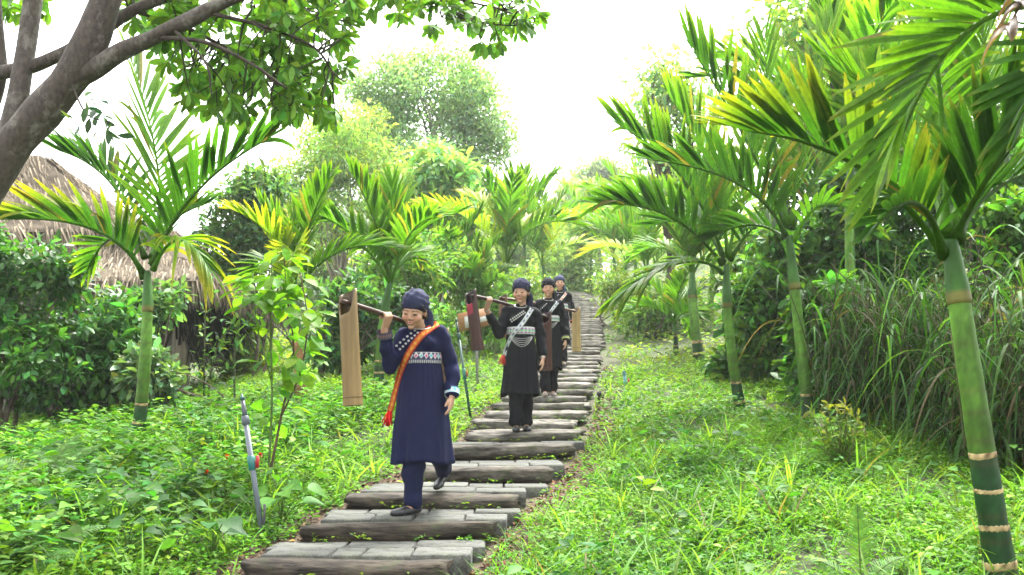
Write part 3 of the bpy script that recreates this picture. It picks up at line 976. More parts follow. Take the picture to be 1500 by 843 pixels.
# left: dense shrubs round the hut
shr = [
    ('dense glossy shrub with small dark leaves against the hut wall', 20, 10.6, [(20, 425, 80, 80, 40), (60, 530, 100, 70, 40), (-40, 370, 70, 90, 30), (85, 400, 40, 45, 16)], 26, .11, .05, (.042, .13, .024)),
    ('broad dark shrub under the palm by the hut', 130, 10.9, [(125, 490, 80, 60, 36), (170, 540, 70, 55, 26), (90, 560, 70, 40, 20)], 26, .12, .055, (.045, .135, .025)),
    ('small pale-leaved shrub at the foot of the hut post', 235, 10.3, [(222, 565, 30, 26, 16), (205, 530, 26, 26, 8)], 26, .13, .055, (.09, .17, .08)),
    ('light green shrub below the thatched eave', 210, 12.2, [(190, 470, 40, 38, 20), (235, 440, 26, 26, 8)], 26, .14, .055, (.08, .17, .06)),
    ('rounded tree-like shrub with whorled leaves right of the thatch', 365, 15.5, [(370, 300, 55, 45, 34), (345, 370, 60, 50, 34), (400, 350, 50, 50, 26), (380, 270, 30, 25, 10), (330, 430, 60, 40, 20)], 28, .17, .055, (.07, .15, .055)),
    ('dark leafy shrub behind the palm with three trunk rings', 505, 13.6, [(500, 500, 50, 50, 26), (520, 450, 45, 45, 20), (590, 480, 40, 60, 20)], 26, .16, .065, (.05, .13, .04)),
    ('bright green bank of bamboo-like shrub beyond the hut post', 360, 16.5, [(340, 520, 50, 40, 26), (400, 540, 60, 40, 26), (370, 480, 40, 40, 12)], 30, .12, .04, (.16, .26, .05)),
    ('shrub with bright leaves behind the front woman', 610, 15.5, [(600, 400, 60, 60, 30), (620, 470, 60, 50, 26), (570, 420, 40, 40, 12)], 30, .13, .05, (.09, .2, .045)),
    ('leafy shrub behind the notice board', 700, 17.5, [(690, 420, 50, 50, 28), (720, 470, 50, 40, 24), (660, 380, 50, 40, 18)], 30, .14, .055, (.11, .23, .055)),
    ('low bright shrub left of the upper steps', 780, 23, [(765, 420, 36, 26, 20), (735, 450, 40, 24, 18)], 30, .15, .06, (.13, .22, .05)),
    ('pale feathery shrub right of the top of the steps', 905, 24, [(915, 425, 34, 22, 30)], 30, .14, .05, (.15, .24, .06)),
    ('lime green shrub beside the young knee-high palm', 950, 20.5, [(955, 455, 50, 30, 26), (1000, 440, 50, 40, 22)], 30, .14, .055, (.11, .21, .045)),
    ('leafy shrub on the bank behind the two-ringed palm', 1120, 12.6, [(1110, 470, 50, 60, 30), (1140, 400, 60, 60, 26), (1090, 540, 40, 40, 16), (1150, 540, 50, 50, 20)], 24, .15, .075, (.06, .155, .028)),
    ('tall vine-draped shrub between the palms on the bank', 1230, 12.2, [(1220, 360, 70, 70, 34), (1270, 290, 80, 60, 30), (1200, 450, 60, 70, 26)], 26, .14, .065, (.045, .125, .022)),
    ('dense tall shrub above the dark reeds', 1400, 11.5, [(1400, 300, 110, 80, 50), (1480, 400, 80, 90, 34), (1330, 390, 80, 70, 26), (1480, 260, 80, 90, 30)], 26, .13, .06, (.045, .135, .025)),
    ('dark shrub behind the foot of the reeds', 1330, 10.6, [(1330, 520, 90, 70, 30), (1450, 540, 100, 80, 36), (1250, 560, 50, 50, 16)], 24, .13, .06, (.026, .08, .014)),
    ('tall leafy shrub rising behind the reeds and the dense tall shrub', 1420, 15.5, [(1380, 300, 110, 90, 46), (1490, 330, 110, 110, 46), (1290, 380, 90, 70, 34), (1560, 250, 90, 110, 30)], 24, .16, .075, (.075, .17, .03)),
    ('leafy shrub filling the gap behind the vine-draped shrub', 1190, 17, [(1180, 330, 80, 80, 40), (1260, 250, 90, 70, 34), (1120, 400, 70, 60, 30)], 26, .17, .08, (.09, .19, .035)),
    ('broad-leaved vine bush between the two ringed palms and the reeds', 1225, 10.2, [(1215, 470, 45, 60, 26), (1250, 545, 42, 45, 18), (1190, 540, 30, 40, 10)], 22, .15, .085, (.045, .135, .022)),
    ('bright scrambling shrub at the right end of the reeds', 1500, 8.9, [(1500, 330, 60, 60, 26), (1540, 420, 60, 60, 20)], 22, .12, .055, (.075, .19, .025)),
]
for q, (lab, px, Y, sp, nper, L, W, col) in enumerate(shr):
    tree('shrub', lab, 'shrub', bx(px, Y), sp, Y, .016 * Y + .07, nper * 2, L, W, np.array(col), 200 + q, T_OVAL if Y < 14 else T_TRI, r=.03, nlimb=16, trunk_to=.3, ntrunk=4,
         mat='leaf_gloss' if q < 3 else 'leaf', bark=(.09, .07, .05))
# shrubs outside the frame that close the garden on both sides
for q, (x, y, h, lab) in enumerate([(-7.5, 7.5, 2.4, 'tall shrub beside the hut shrubs, past the foreground tree'), (6.2, 6.6, 2.6, 'tall shrub closing the bank beside the reeds')]):
    rng = np.random.default_rng(300 + q)
    b = np.array([x, y, float(zt(x, y))])
    cen = b + np.array([0, 0, h * .55]) + rdir(rng, 60) * (rng.random((60, 1)) ** .4) * np.array([1.2, 1.2, h * .5])
    t = thing('shrub', b, lab, 'shrub')
    stems(rng, b, cen, .03, 16, np.array([.09, .07, .05]), .3, 4).build('stem', M['bark'], t, smooth=True)
    crown(rng, cen, .3, 45, .13, .06, T_OVAL, np.array([.05, .13, .035])).build('foliage', M['leaf'], t)['kind'] = 'stuff'

rng = np.random.default_rng(333)
b = np.array([5.4, 2.6, float(zt(5.4, 2.6))])  # out-of-view tree put in so its crown shades the right bank
t = thing('broadleaf_tree', b, 'unseen tree added to shade the right bank, beside the drooping-frond palm', 'tree')
cen = np.array([4.1, 3.2, 5.6]) + rdir(rng, 70) * (rng.random((70, 1)) ** .4) * np.array([2.3, 2.2, .8])
stems(rng, b, cen, .14, 26, np.array([.09, .075, .06]), .6).build('trunk', M['bark'], t, smooth=True)
crown(rng, cen, .5, 45, .18, .08, T_OVAL, np.array([.06, .15, .03])).build('crown', M['leaf'], t)['kind'] = 'stuff'
# ---------------------------------------------------------------- the near tree whose limbs cross the top left
rng = np.random.default_rng(55)
YT = 5.0
tb = np.array([-4.3, 5.0, 0]); tb[2] = zt(tb[0], tb[1])
ft = thing('broadleaf_tree', tb, 'foreground tree with mottled grey limbs and overhanging whorled leaves', 'tree')
def limb(name, pts, r, col=(.12, .10, .08)):
    C = spline([at(*p) if len(p) == 3 and isinstance(p, tuple) else p for p in pts], 6)
    V, fs = tube(C, np.interp(np.linspace(0, 1, len(C)), np.linspace(0, 1, len(r)), r), 14)
    V = V + (np.sin(V * 23.0) * .006)
    mb = MB(); mb.add(V, fs, np.array(col))
    mb.build(name, M['tree_bark'], ft, smooth=True)
    return C
main = []
main.append(limb('trunk', [tb - np.array([0, 0, .2]), tb + np.array([.25, 0, .9]), (-40, 300, 5.0)], [.2, .17, .15]))
main.append(limb('limb', [(-60, 330, 5.0), (10, 225, 5.0), (110, 105, 4.95), (160, -10, 4.9), (200, -120, 4.9)], [.135, .108, .098, .08, .055]))
main.append(limb('limb', [(-30, 300, 5.05), (15, 190, 5.1), (35, 90, 5.15), (50, -20, 5.2), (60, -120, 5.2)], [.09, .062, .052, .05, .045]))
main.append(limb('limb', [(110, 118, 4.95), (170, 82, 4.9), (225, 55, 4.9), (300, 18, 4.9), (400, -30, 5.0)], [.055, .05, .045, .04, .03]))
main.append(limb('limb', [(-20, 112, 5.2), (60, 95, 5.15), (120, 62, 5.1), (205, 12, 5.1), (280, -20, 5.2)], [.04, .04, .038, .036, .03]))
main.append(limb('limb', [(-20, 180, 5.3), (2, 110, 5.3), (-4, 40, 5.3), (-10, -60, 5.3)], [.035, .03, .03, .025]))
sec = []
for pts, r in [([(190, 15, 5.1), (260, 35, 5.2), (330, 70, 5.3), (400, 110, 5.4), (450, 150, 5.4)], .016), ([(225, 55, 4.9), (300, 62, 4.8), (370, 95, 4.8), (420, 130, 4.8)], .015),
               ([(300, 18, 4.9), (390, 40, 5.0), (460, 70, 5.1), (490, 110, 5.1)], .014), ([(400, -30, 5.0), (500, -20, 5.2), (620, -10, 5.4), (740, 15, 5.5)], .016),
               ([(280, -20, 5.2), (400, -10, 5.5), (470, 30, 5.6)], .014), ([(250, 40, 4.9), (300, 90, 4.7), (310, 140, 4.7)], .010), ([(620, -10, 5.4), (690, 30, 5.3), (780, 40, 5.3)], .008),
               ([(200, -60, 4.9), (350, -110, 5.0), (520, -90, 5.2)], .03), ([(100, 110, 4.95), (125, 165, 4.7), (160, 180, 4.6)], .007)]:
    C = spline([at(*p) for p in pts], 8)
    V, fs = tube(C, np.linspace(r, r * .4, len(C)), 7)
    mb = MB(); mb.add(V, fs, (.05, .04, .03)); mb.build('branch', M['bark'], ft, smooth=True)
    sec.append(C)
secp = np.concatenate(sec[:-1])
tips = []
for px, py, rx, ry, n in [(330, 55, 135, 70, 78), (425, 75, 85, 80, 66), (400, 135, 100, 44, 38), (470, 25, 55, 45, 30), (555, 2, 60, 22, 16), (640, 12, 45, 26, 14), (715, 30, 55, 36, 26), (770, 18, 22, 28, 8),
                          (245, 25, 60, 40, 32), (300, 125, 45, 35, 18), (475, 165, 22, 14, 5), (40, 4, 55, 14, 10), (380, -70, 240, 60, 90), (650, -60, 140, 40, 30), (120, -80, 150, 50, 40)]:
    for k in range(n):
        a, q = rng.uniform(0, 6.28), rng.random() ** .5
        tips.append(at(px + rx * q * math.cos(a), py + ry * q * math.sin(a), 5.45 + rng.uniform(-.5, .75)))
tips = np.array(tips)
tw = MB(); cm = MB()
for p in tips:
    k = np.argmin(np.linalg.norm(secp - p, axis=1) + rng.uniform(0, .12, len(secp)))
    s = secp[k]
    if np.linalg.norm(p - s) < .55:
        V, fs = tube(bez(s, (s + p) / 2 + rng.normal(0, .04, 3), p, 6), np.linspace(.007, .003, 6), 5)
        tw.add(V, fs, (.05, .05, .03))
    n = rng.integers(7, 12)
    ax = N(N(p - s) * .6 + rng.normal(0, .3, 3) + np.array([0, 0, -.15]))
    e1 = N(np.cross(ax, [0.3, .2, 1])); e2 = np.cross(ax, e1)
    an = np.arange(n) * 2.4 + rng.uniform(0, 6)
    sp = rng.uniform(.5, 1.1, n)
    yd = ax[None] * np.cos(sp)[:, None] + np.sin(sp)[:, None] * (np.cos(an)[:, None] * e1 + np.sin(an)[:, None] * e2) + np.array([0, 0, -.15])
    L = rng.uniform(.08, .14, n)
    leaves(cm, T_OBOV, np.repeat(p[None], n, 0) + ax * rng.uniform(-.02, .02, (n, 1)), yd, np.array([0, 0, 1.0]) + rng.normal(0, .35, (n, 3)) + ax * .6, L, L * rng.uniform(.30, .40, n),
           vary(rng, (.10, .235, .03), n, .15, .32))
# a thin spray of blue-grey leaves hanging near the palm
C = sec[-1]
k = rng.integers(6, len(C), 26)
leaves(cm, T_OVAL, C[k] + rng.normal(0, .05, (26, 3)), rng.normal(0, 1, (26, 3)) + np.array([.5, 0, -.6]), rng.normal(0, .5, (26, 3)) + np.array([0, 0, 1]), .09, .035, vary(rng, (.05, .11, .05), 26))
tw.build('twigs', M['bark'], ft)['kind'] = 'stuff'
cm.build('crown', M['leaf_gloss'], ft)['kind'] = 'stuff'

# ================================================================ thatched hut
rng = np.random.default_rng(77)
HY = 14.2
hb = np.array([-5.2, HY, float(zt(-5.2, HY))])
hut = thing('thatched_hut', hb, 'open wooden hut with a two-tiered straw thatch roof behind dark shrubs', 'hut')
zg = hb[2]
WOODC = np.array([.19, .155, .12])
def hpart(name, lo, hi, col=WOODC, par=None, mat='wood'):
    V, fs = box(lo, hi)
    mb = MB(); mb.add(V, fs, col)
    return mb.build(name, M[mat], par or hut)
ZE = at(0, 412, 13.2)[2]
for x in (-5.3, -7.9, -10.5):
    for y in (HY, 17.6):
        hpart('post', (x - .11, y - .11, zg - .5), (x + .11, y + .11, ZE + .75))
z1 = at(0, 520, HY)[2]
hpart('beam', (-10.39, HY - .06, z1 - .1), (-5.41, HY + .06, z1 + .08))
hpart('beam', (-5.36, HY + .11, z1 - .1), (-5.24, 17.49, z1 + .08))
hpart('floor', (-10.4, HY + .12, z1 + .1), (-5.5, 17.5, z1 + .16))
for k in range(14):      # plank wall set back behind the front beam
    x = -10.3 + k * .35
    hpart('wall_plank', (x, HY + .5 + rng.normal(0, .008), z1 + .16), (x + .33, HY + .54, ZE + .5), WOODC * rng.uniform(.6, .95))
for k in range(9):
    y = HY + .65 + k * .33
    hpart('wall_plank', (-5.62 + rng.normal(0, .006), y, z1 + .16), (-5.58, y + .31, ZE + .5), WOODC * rng.uniform(.6, .95))
def hip(lo, hi, ze, top, zt_):
    """four roof planes from an eave rectangle (lo, hi) to a smaller rectangle; (x0,y0,x1,y1)"""
    e = [(lo[0], lo[1], ze), (hi[0], lo[1], ze), (hi[0], hi[1], ze), (lo[0], hi[1], ze)]
    t = [(top[0], top[1], zt_), (top[2], top[1], zt_), (top[2], top[3], zt_), (top[0], top[3], zt_)]
    return [np.array([e[k], e[(k + 1) % 4], t[(k + 1) % 4], t[k]], float) for k in range(4)]
STRAW = np.array([.19, .155, .11])
def thatch(planes, nper, name, fr=.35):
    mb = MB()
    for q in planes:
        sag = 8
        a, b_ = np.meshgrid(np.linspace(0, 1, sag), np.linspace(0, 1, sag))
        def S(a, b_):
            a = np.asarray(a)[..., None]; b_ = np.asarray(b_)[..., None]
            lo_ = q[0] * (1 - a) + q[1] * a; hi_ = q[3] * (1 - a) + q[2] * a
            p = lo_ * (1 - b_) + hi_ * b_
            return p - np.array([0, 0, 1.0]) * np.sin(b_ * pi) * .12
        V = S(a, b_).reshape(-1, 3)
        i = (np.arange(sag - 1)[:, None] * sag + np.arange(sag - 1)[None]).ravel()
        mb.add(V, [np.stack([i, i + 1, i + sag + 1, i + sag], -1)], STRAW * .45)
        area = np.linalg.norm(np.cross(q[1] - q[0], q[3] - q[0]))
        n = int(nper * area)
        aa, bb = rng.random(n), rng.random(n) ** 1.0
        p = S(aa, bb)
        dn = N((q[0] + q[1]) / 2 - (q[2] + q[3]) / 2)
        nr = N(np.cross(q[1] - q[0], q[3] - q[0])); nr = nr * np.sign(nr[2])
        leaves(mb, T_BLADE, p + nr * rng.uniform(.0, .07, (n, 1)), dn + rng.normal(0, .1, (n, 3)) + nr * rng.uniform(.0, .16, (n, 1)), nr, rng.uniform(.25, .6, n), rng.uniform(.012, .03, n),
               STRAW * np.exp(rng.normal(0, .35, (n, 1))) * np.array([1, 1, 1]))
        n = int(np.linalg.norm(q[1] - q[0]) * 130)
        aa = rng.random(n)
        leaves(mb, T_BLADE, S(aa, np.full(n, .03)) + nr * rng.uniform(-.1, .06, (n, 1)), dn * .8 + np.array([0, 0, -.7]) + rng.normal(0, .16, (n, 3)), nr, rng.uniform(.6, 1.2, n) * fr, rng.uniform(.012, .03, n),
               STRAW * np.exp(rng.normal(-.2, .4, (n, 1))))
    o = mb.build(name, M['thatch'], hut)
    o['kind'] = 'stuff'
    return o
xr = at(312, 412, 13.2)[0]
thatch(hip((-12, 13.2), (xr, 18.6), ZE, (-11.5, 15.0, -6.1, 17.0), at(0, 326, 15)[2]), 90, 'lower_thatch')
thatch(hip((-12, 14.3), (-5.95, 17.7), at(0, 340, 14.3)[2], (-12.0, 15.9, -8.7, 16.1), at(0, 230, 16)[2]), 110, 'upper_thatch', .45)
mb = MB()      # a near-black fringe of straw at the hip end
n = 900
x = rng.uniform(at(285, 0, 14)[0], at(338, 0, 14)[0], n)
leaves(mb, T_BLADE, np.stack([x, 14.0 + rng.uniform(-.2, 1.4, n), ZE - .15 + rng.uniform(-.2, .1, n)], -1), np.array([0, 0, -1.0]) + rng.normal(0, .12, (n, 3)), np.array([0, -1.0, 0]) + rng.normal(0, .5, (n, 3)),
       rng.uniform(.4, 1.2, n) * (1.1 - .7 * (x - x.min()) / np.ptp(x)), rng.uniform(.02, .05, n), np.array([.02, .018, .014]) * np.exp(rng.normal(0, .4, (n, 1))))
mb.build('thatch_fringe', M['thatch'], hut)['label'] = 'near-black straw hanging at the hip end'

# ================================================================ sapling with light green leaves
rng = np.random.default_rng(91)
sb = ground_at(392, 715)
YS = sb[1]
sap = thing('sapling', sb, 'slim sapling with big light green leaves beside the grey riser pipe', 'sapling')
stemsP = [[(392, 712, 0), (412, 610, .03), (430, 520, .05), (420, 430, .1), (415, 360, .1)], [(392, 712, 0), (398, 600, -.03), (397, 480, -.05), (398, 380, 0)],
          [(412, 610, .03), (440, 545, -.1), (450, 470, -.15), (440, 400, -.1)], [(398, 560, -.03), (375, 470, -.1), (370, 400, -.1)]]
SP = []
for q, s in enumerate(stemsP):
    C = spline([at(a, b_, YS + d) for a, b_, d in s], 8)
    mb = MB(); V, fs = tube(C, np.linspace(.011 if q < 2 else .007, .004, len(C)), 8)
    mb.add(V, fs, (.09, .06, .04) if q in (0, 2) else (.09, .14, .04))
    mb.build('stem', M['bark'], sap, smooth=True)
    SP.append(C[int(len(C) * .3):])
SPp = np.concatenate(SP)
for k in range(190):
    p = SPp[rng.integers(0, len(SPp))]
    if p[2] < at(0, 560, YS)[2] and rng.random() < .6: continue
    d = rng.normal(0, 1, 3); d[2] = d[2] * .3 - .1; d = N(d)
    st = p + d * rng.uniform(.02, .14)
    L = rng.uniform(.11, .19)
    mb = MB()
    leaves(mb, T_OVAL, st[None], (d + np.array([0, 0, -.25]))[None], (np.array([0, 0, 1.0]) + rng.normal(0, .35, 3))[None], L, L * .58, vary(rng, (.11, .26, .02), 1, .12, .2))
    V, fs = tube([p, st], .0018, 4)
    mb.add(V, fs, (.1, .16, .04))
    mb.build('leaf', M['leaf'], sap, smooth=True)

# slender understory stems in front of the hut's open end
for q, (bx_, by_, tx, ty, lab) in enumerate([(305, 598, 345, 470, 'thin leaning twig plant beside the hut post'), (345, 598, 355, 455, 'thin upright twig plant right of the hut post'), (300, 600, 302, 430, 'single green cane rising past the near-black straw')]):
    r2 = np.random.default_rng(400 + q)
    b = ground_at(bx_, by_); tp = at(tx, ty, b[1])
    t = thing('twig_plant', b, lab, 'plant')
    C = bez(b - np.array([0, 0, .05]), (b + tp) / 2 + r2.normal(0, .06, 3), tp, 12)
    mb = MB(); V, fs = tube(C, np.linspace(.016, .006, 12), 7); mb.add(V, fs, (.06, .07, .03)); mb.build('stem', M['bark'], t, smooth=True)
    mb = MB(); n = 46
    leaves(mb, T_OVAL, C[r2.integers(3, 12, n)] + r2.normal(0, .07, (n, 3)), r2.normal(0, 1, (n, 3)), np.array([0, 0, 1]) + r2.normal(0, .4, (n, 3)), .11, .045, vary(r2, (.07, .16, .04), n))
    mb.build('foliage', M['leaf'], t)['kind'] = 'stuff'

# ================================================================ irrigation risers
def riser(label, base, top, r, grey, joint, seed, valve_at=.52, stake=True, name='sprinkler_pipe'):
    r2 = np.random.default_rng(seed)
    base = np.asarray(base, float); top = np.asarray(top, float)
    d = N(top - base); L = np.linalg.norm(top - base)
    t = thing(name, base, label, 'pipe')
    def part(n, ts, rs, col, par=t, sides=14, off=(0, 0, 0)):
        mb = MB(); V, fs = tube([base + d * L * s + np.array(off) for s in ts], rs, sides); mb.add(V, fs, col)
        return mb.build(n, M['plastic'], par, smooth=False)
    part('pipe', [-.06, .8], [r, r], grey)
    part('upper_tube', [.8, .955], [r * 1.05, r * .75], np.array(grey) * .55)
    part('coupling', [.78, .785, .84, .845], [r, r * 1.45, r * 1.45, r], np.array(grey) * .7)
    v = part('valve_body', [valve_at - .05, valve_at - .045, valve_at + .045, valve_at + .05], [r, r * 1.5, r * 1.5, r], joint)
    side = N(np.cross(d, [0, 1, 0])) * -1
    side = side * np.sign(side[0])
    c = base + d * L * valve_at + side * r * 2.2
    V, fs = box((-r * .55, -r * .8, -r * 2.3), (r * .55, r * .8, r * 2.3))
    V = V * np.array([1, 1, 1]); V[V[:, 2] > 0, 0] *= .7
    mb = MB(); mb.add(V + c, fs, (.3, .012, .02)); hd = mb.build('valve_handle', M['plastic'], v)
    mb = MB(); V, fs = tube([base + d * L * valve_at, c], r * .5, 8); mb.add(V, fs, (.3, .012, .02)); mb.build('valve_stem', M['plastic'], v)
    part('nozzle', [.955, .96, .975, .98, 1.0], [r * .5, r * .95, r * .95, r * .4, r * .25], np.array(joint) * .5)
    if stake:
        mb = MB(); V, fs = box((-r * .4, -r * .3, 0), (r * .4, r * .3, L * .27)); mb.add(V + base + np.array([r * .55, -r * 1.25, -.03]), fs, (.015, .015, .018))
        mb.build('stake', M['plastic'], t)
    return t
rb = ground_at(385, 792)
rt = at(354, 577, rb[1] + .02)
riser('grey plastic sprinkler riser with teal joint and red valve handle', rb, rt, .0165, (.10, .115, .14), (.02, .13, .12), 1)
rb = ground_at(690, 618); rt = at(668, 465, rb[1] + .05)
riser('green sprinkler riser with red valve between the two front women', rb, rt, .015, (.015, .055, .04), (.02, .12, .085), 2, .45, False)
rb = ground_at(917, 572); rt = at(914, 543, rb[1])
riser('stubby teal sprinkler head in the grass right of the steps', rb, rt, .022, (.1, .25, .28), (.04, .24, .22), 3, .4, False)
rb = ground_at(878, 592); rt = rb + np.array([.0, 0, .14])
mb = MB(); V, fs = tube([rb - np.array([0, 0, .05]), rb + np.array([0, 0, .1]), rb + np.array([0, 0, .105]), rb + np.array([0, 0, .15])], [.016, .016, .03, .03], 10); mb.add(V, fs, (.02, .02, .025))
tag(mb.build('garden_spike_light', M['plastic'], origin=rb), 'small black spike standing at the right edge of the steps', 'spike')

# ================================================================ notice board behind the second woman
nb = ground_at(700, 572)
YN = nb[1]
sign = thing('notice_board', nb, 'wooden notice board with white papers on a grey post behind the dark bamboo tube', 'notice board')
mb = MB(); V, fs = tube([nb - np.array([0, 0, .1]), at(697, 460, YN + .03)], .02, 10); mb.add(V, fs, (.2, .2, .19)); mb.build('post', M['plastic'], sign)
q4 = [at(670, 460, YN), at(714, 451, YN - .02), at(716, 477, YN - .02), at(672, 487, YN)]
def slab(q4, th, name, col, par):
    q4 = np.array(q4); nr = N(np.cross(q4[1] - q4[0], q4[3] - q4[0])); nr = nr * -np.sign(nr[1])
    V = np.concatenate([q4, q4 - nr * th * -1]); V = np.concatenate([q4 + nr * th / 2, q4 - nr * th / 2])
    mb = MB(); mb.add(V, [np.array([[0, 1, 2, 3], [7, 6, 5, 4], [0, 4, 5, 1], [1, 5, 6, 2], [2, 6, 7, 3], [3, 7, 4, 0]])], col)
    return mb.build(name, M['board'], par)
bd = slab(q4, .02, 'board', (.30, .15, .065), sign)
def inq(u, v):
    q = np.array(q4); return q[0] * (1 - u) * (1 - v) + q[1] * u * (1 - v) + q[2] * u * v + q[3] * (1 - u) * v + np.array([0, -.014, 0])
slab([inq(.22, .25), inq(.5, .22), inq(.5, .85), inq(.22, .88)], .004, 'paper', (.5, .49, .48), bd)
slab([inq(.72, .45), inq(.97, .42), inq(.97, .72), inq(.72, .75)], .004, 'paper', (.5, .49, .48), bd)

# ================================================================ reeds on the right bank
for q, (px, Y, h, n, lab) in enumerate([(1300, 9.4, 1.55, 460, 'dark tall reed clump behind the cream-ringed palm'), (1420, 8.6, 1.6, 500, 'broad drooping reed clump behind the thick banded palm'),
                                        (1520, 7.4, 1.5, 440, 'reed clump at the far side of the thick banded palm')]):
    r2 = np.random.default_rng(500 + q)
    b = np.array([at(px, 600, Y)[0], Y, 0]); b[2] = zt(b[0], b[1])
    t = thing('reed_clump', b, lab, 'reeds')
    mb = MB(); sm = MB()
    bl = leaf_template([(0, .35), (.15, .5), (.4, .5), (.65, .4), (.85, .22)], .4, .0)
    for k in range(n):
        o = np.array([r2.normal(0, .34), r2.normal(0, .3), 0])
        p = b + o
        hh = h * r2.uniform(.3, 1.0) * (1.25 if r2.random() < .12 else 1)
        lean = np.array([r2.normal(0, .25), r2.normal(-.1, .25), 0])
        top = p + lean * hh + np.array([0, 0, hh])
        C = bez(p - np.array([0, 0, .05]), (p + top) / 2 - lean * hh * .15, top, 5)
        if k % 2 == 0:
            V, fs = tube(C, np.linspace(.008, .004, 5), 5); sm.add(V, fs, np.array([.07, .075, .03]) * math.exp(r2.normal(0, .3)))
        # arching strap leaves
        for j in range(2):
            s = C[r2.integers(1, 5)]
            a = r2.uniform(0, 6.28); L = r2.uniform(.5, 1.1)
            hd = np.array([math.cos(a), math.sin(a), 0])
            K = 8; tt = np.linspace(0, 1, K)
            up = r2.uniform(.3, 1.0)
            cc = s + hd * (L * tt * .75)[:, None] + np.array([0, 0, 1.0]) * (L * (up * tt - (up + r2.uniform(.3, .8)) * tt ** 2))[:, None]
            sd = np.cross(hd, [0, 0, 1.0])
            wd = np.interp(tt, [0, .25, .7, 1], [.4, 1, .7, .02]) * r2.uniform(.007, .018)
            V = np.stack([cc - sd * wd[:, None], cc - np.array([0, 0, .3]) * wd[:, None], cc + sd * wd[:, None]], 1).reshape(-1, 3)
            i = np.arange(K - 1) * 3
            dry = r2.random() < .05
            col = np.array([.11, .085, .045]) if dry else (np.array([.065, .15, .025]) if r2.random() < .22 else np.array([.03, .092, .016])) * math.exp(r2.normal(0, .5))
            mb.add(V, [np.concatenate([np.stack([i, i + 1, i + 4, i + 3], -1), np.stack([i + 1, i + 2, i + 5, i + 4], -1)])], col)
    sm.build('stem', M['bark'], t); mb.build('foliage', M['grass'], t, smooth=True)['kind'] = 'stuff'

# ================================================================ ground cover
rng = np.random.default_rng(606)
def scatter(n, y0, y1, margin=.7, umin=.66, power=1.0):
    y = y0 + (y1 - y0) * rng.random(n) ** power
    hw = y * .60 + margin
    x = rng.uniform(-1, 1, n) * hw
    u = x - xc(y)
    a = np.abs(u) + .1 * sstep(8, 11, y)
    lit = np.where(u > 0, 1.15, .95)
    keep = (a > umin) & (rng.random(n) < np.clip(.22 + .78 * sstep(.68, lit - .05, a), 0, 1) * np.where(u > 0, 1, 1))
    # thin and bare patches
    pn = np.sin(x * 2.1 + 1) * np.sin(y * 1.7) + .5 * np.sin(x * 4.3 - y * 3.1)
    keep &= rng.random(n) < np.clip(.85 + .5 * pn, .25, 1)
    x, y, u = x[keep], y[keep], u[keep]
    return np.stack([x, y, zt(x, y)], -1), u

def herb(mb, P, hmin, hmax, nl, Lr, ratio, col, tmpl=T_OVAL, hue=.15, val=.3, patch=True, spread=.08):
    """low herbs: leaves held at several heights round each plant's stem"""
    n = len(P)
    H = rng.uniform(hmin, hmax, n)
    idx = np.repeat(np.arange(n), nl)
    t = rng.random(n * nl) ** .7
    a = rng.uniform(0, 2 * pi, n * nl)
    rad = np.stack([np.cos(a), np.sin(a), np.zeros_like(a)], -1)
    p = P[idx] + np.array([0, 0, 1.0]) * (H[idx] * t)[:, None] + rad * (spread * rng.random(n * nl))[:, None]
    yd = rad + np.array([0, 0, 1.0]) * rng.uniform(-.15, .6, n * nl)[:, None]
    nr = np.array([0, 0, 1.0]) + rng.normal(0, .3, (n * nl, 3))
    L = rng.uniform(*Lr, n * nl)
    c = vary(rng, col, n, hue, val)
    if patch:      # different species grow in patches
        f = np.sin(P[:, 0] * 1.3 + 2 * np.sin(P[:, 1] * .9)) * np.sin(P[:, 1] * 1.6 + np.sin(P[:, 0] * 2.1)) + .6 * np.sin(P[:, 0] * 5.1 + P[:, 1] * 3.3) * np.sin(P[:, 1] * 4.7)
        f = np.clip(f + rng.normal(0, .4, n), -1, 1)[:, None]
        c = c * np.where(f > 0, 1 + f * np.array([.35, .2, .1]), 1 + f * np.array([.55, .38, .3]))
    c = c[idx] * np.exp(rng.normal(0, .15, (n * nl, 1)))
    leaves(mb, tmpl, p, yd, nr, L, L * ratio, c)

# creeping carpet of small leaves
mb = MB()
P, u = scatter(30000, 3.6, 8.5, power=1.0)
herb(mb, P, .03, .13, 5, (.024, .046), .62, (.085, .21, .022), T_TRI, .12, .2, spread=.06)
P, u = scatter(15000, 8.5, 15)
herb(mb, P, .05, .17, 4, (.045, .08), .6, (.11, .225, .03), T_TRI, .15, .22, spread=.09)
P, u = scatter(9000, 15, 40)
herb(mb, P, .06, .24, 4, (.08, .15), .5, (.16, .25, .045), T_TRI, .18, .28, spread=.14)
tag(mb.build('ground_cover', M['herb']), 'carpet of small creeping leaves covering the slope', 'ground cover', kind='stuff')
# mid-height weeds, fuller on the left bank
mb = MB()
P, u = scatter(8500, 3.6, 11, umin=.9)
kp = (u < -1.1) | (rng.random(len(u)) < .35)
P = P[kp]; u = u[kp]
left = u < -1.6
herb(mb, P[left], .10, .36, 9, (.04, .09), .55, (.085, .215, .025), T_OVAL, .2, .3, spread=.1)
herb(mb, P[~left], .06, .22, 8, (.03, .065), .5, (.09, .21, .022), T_OVAL, .2, .3, spread=.07)
P, u = scatter(900, 3.6, 10, umin=1.0)
P = P[(u < -1.1) | (rng.random(len(u)) < .22)]
herb(mb, P, .14, .42, 7, (.06, .12), .55, (.06, .165, .018), T_OVAL, .2, .32, spread=.14)
tag(mb.build('weeds', M['herb']), 'knee-high leafy weeds on both banks', 'weeds', kind='stuff')
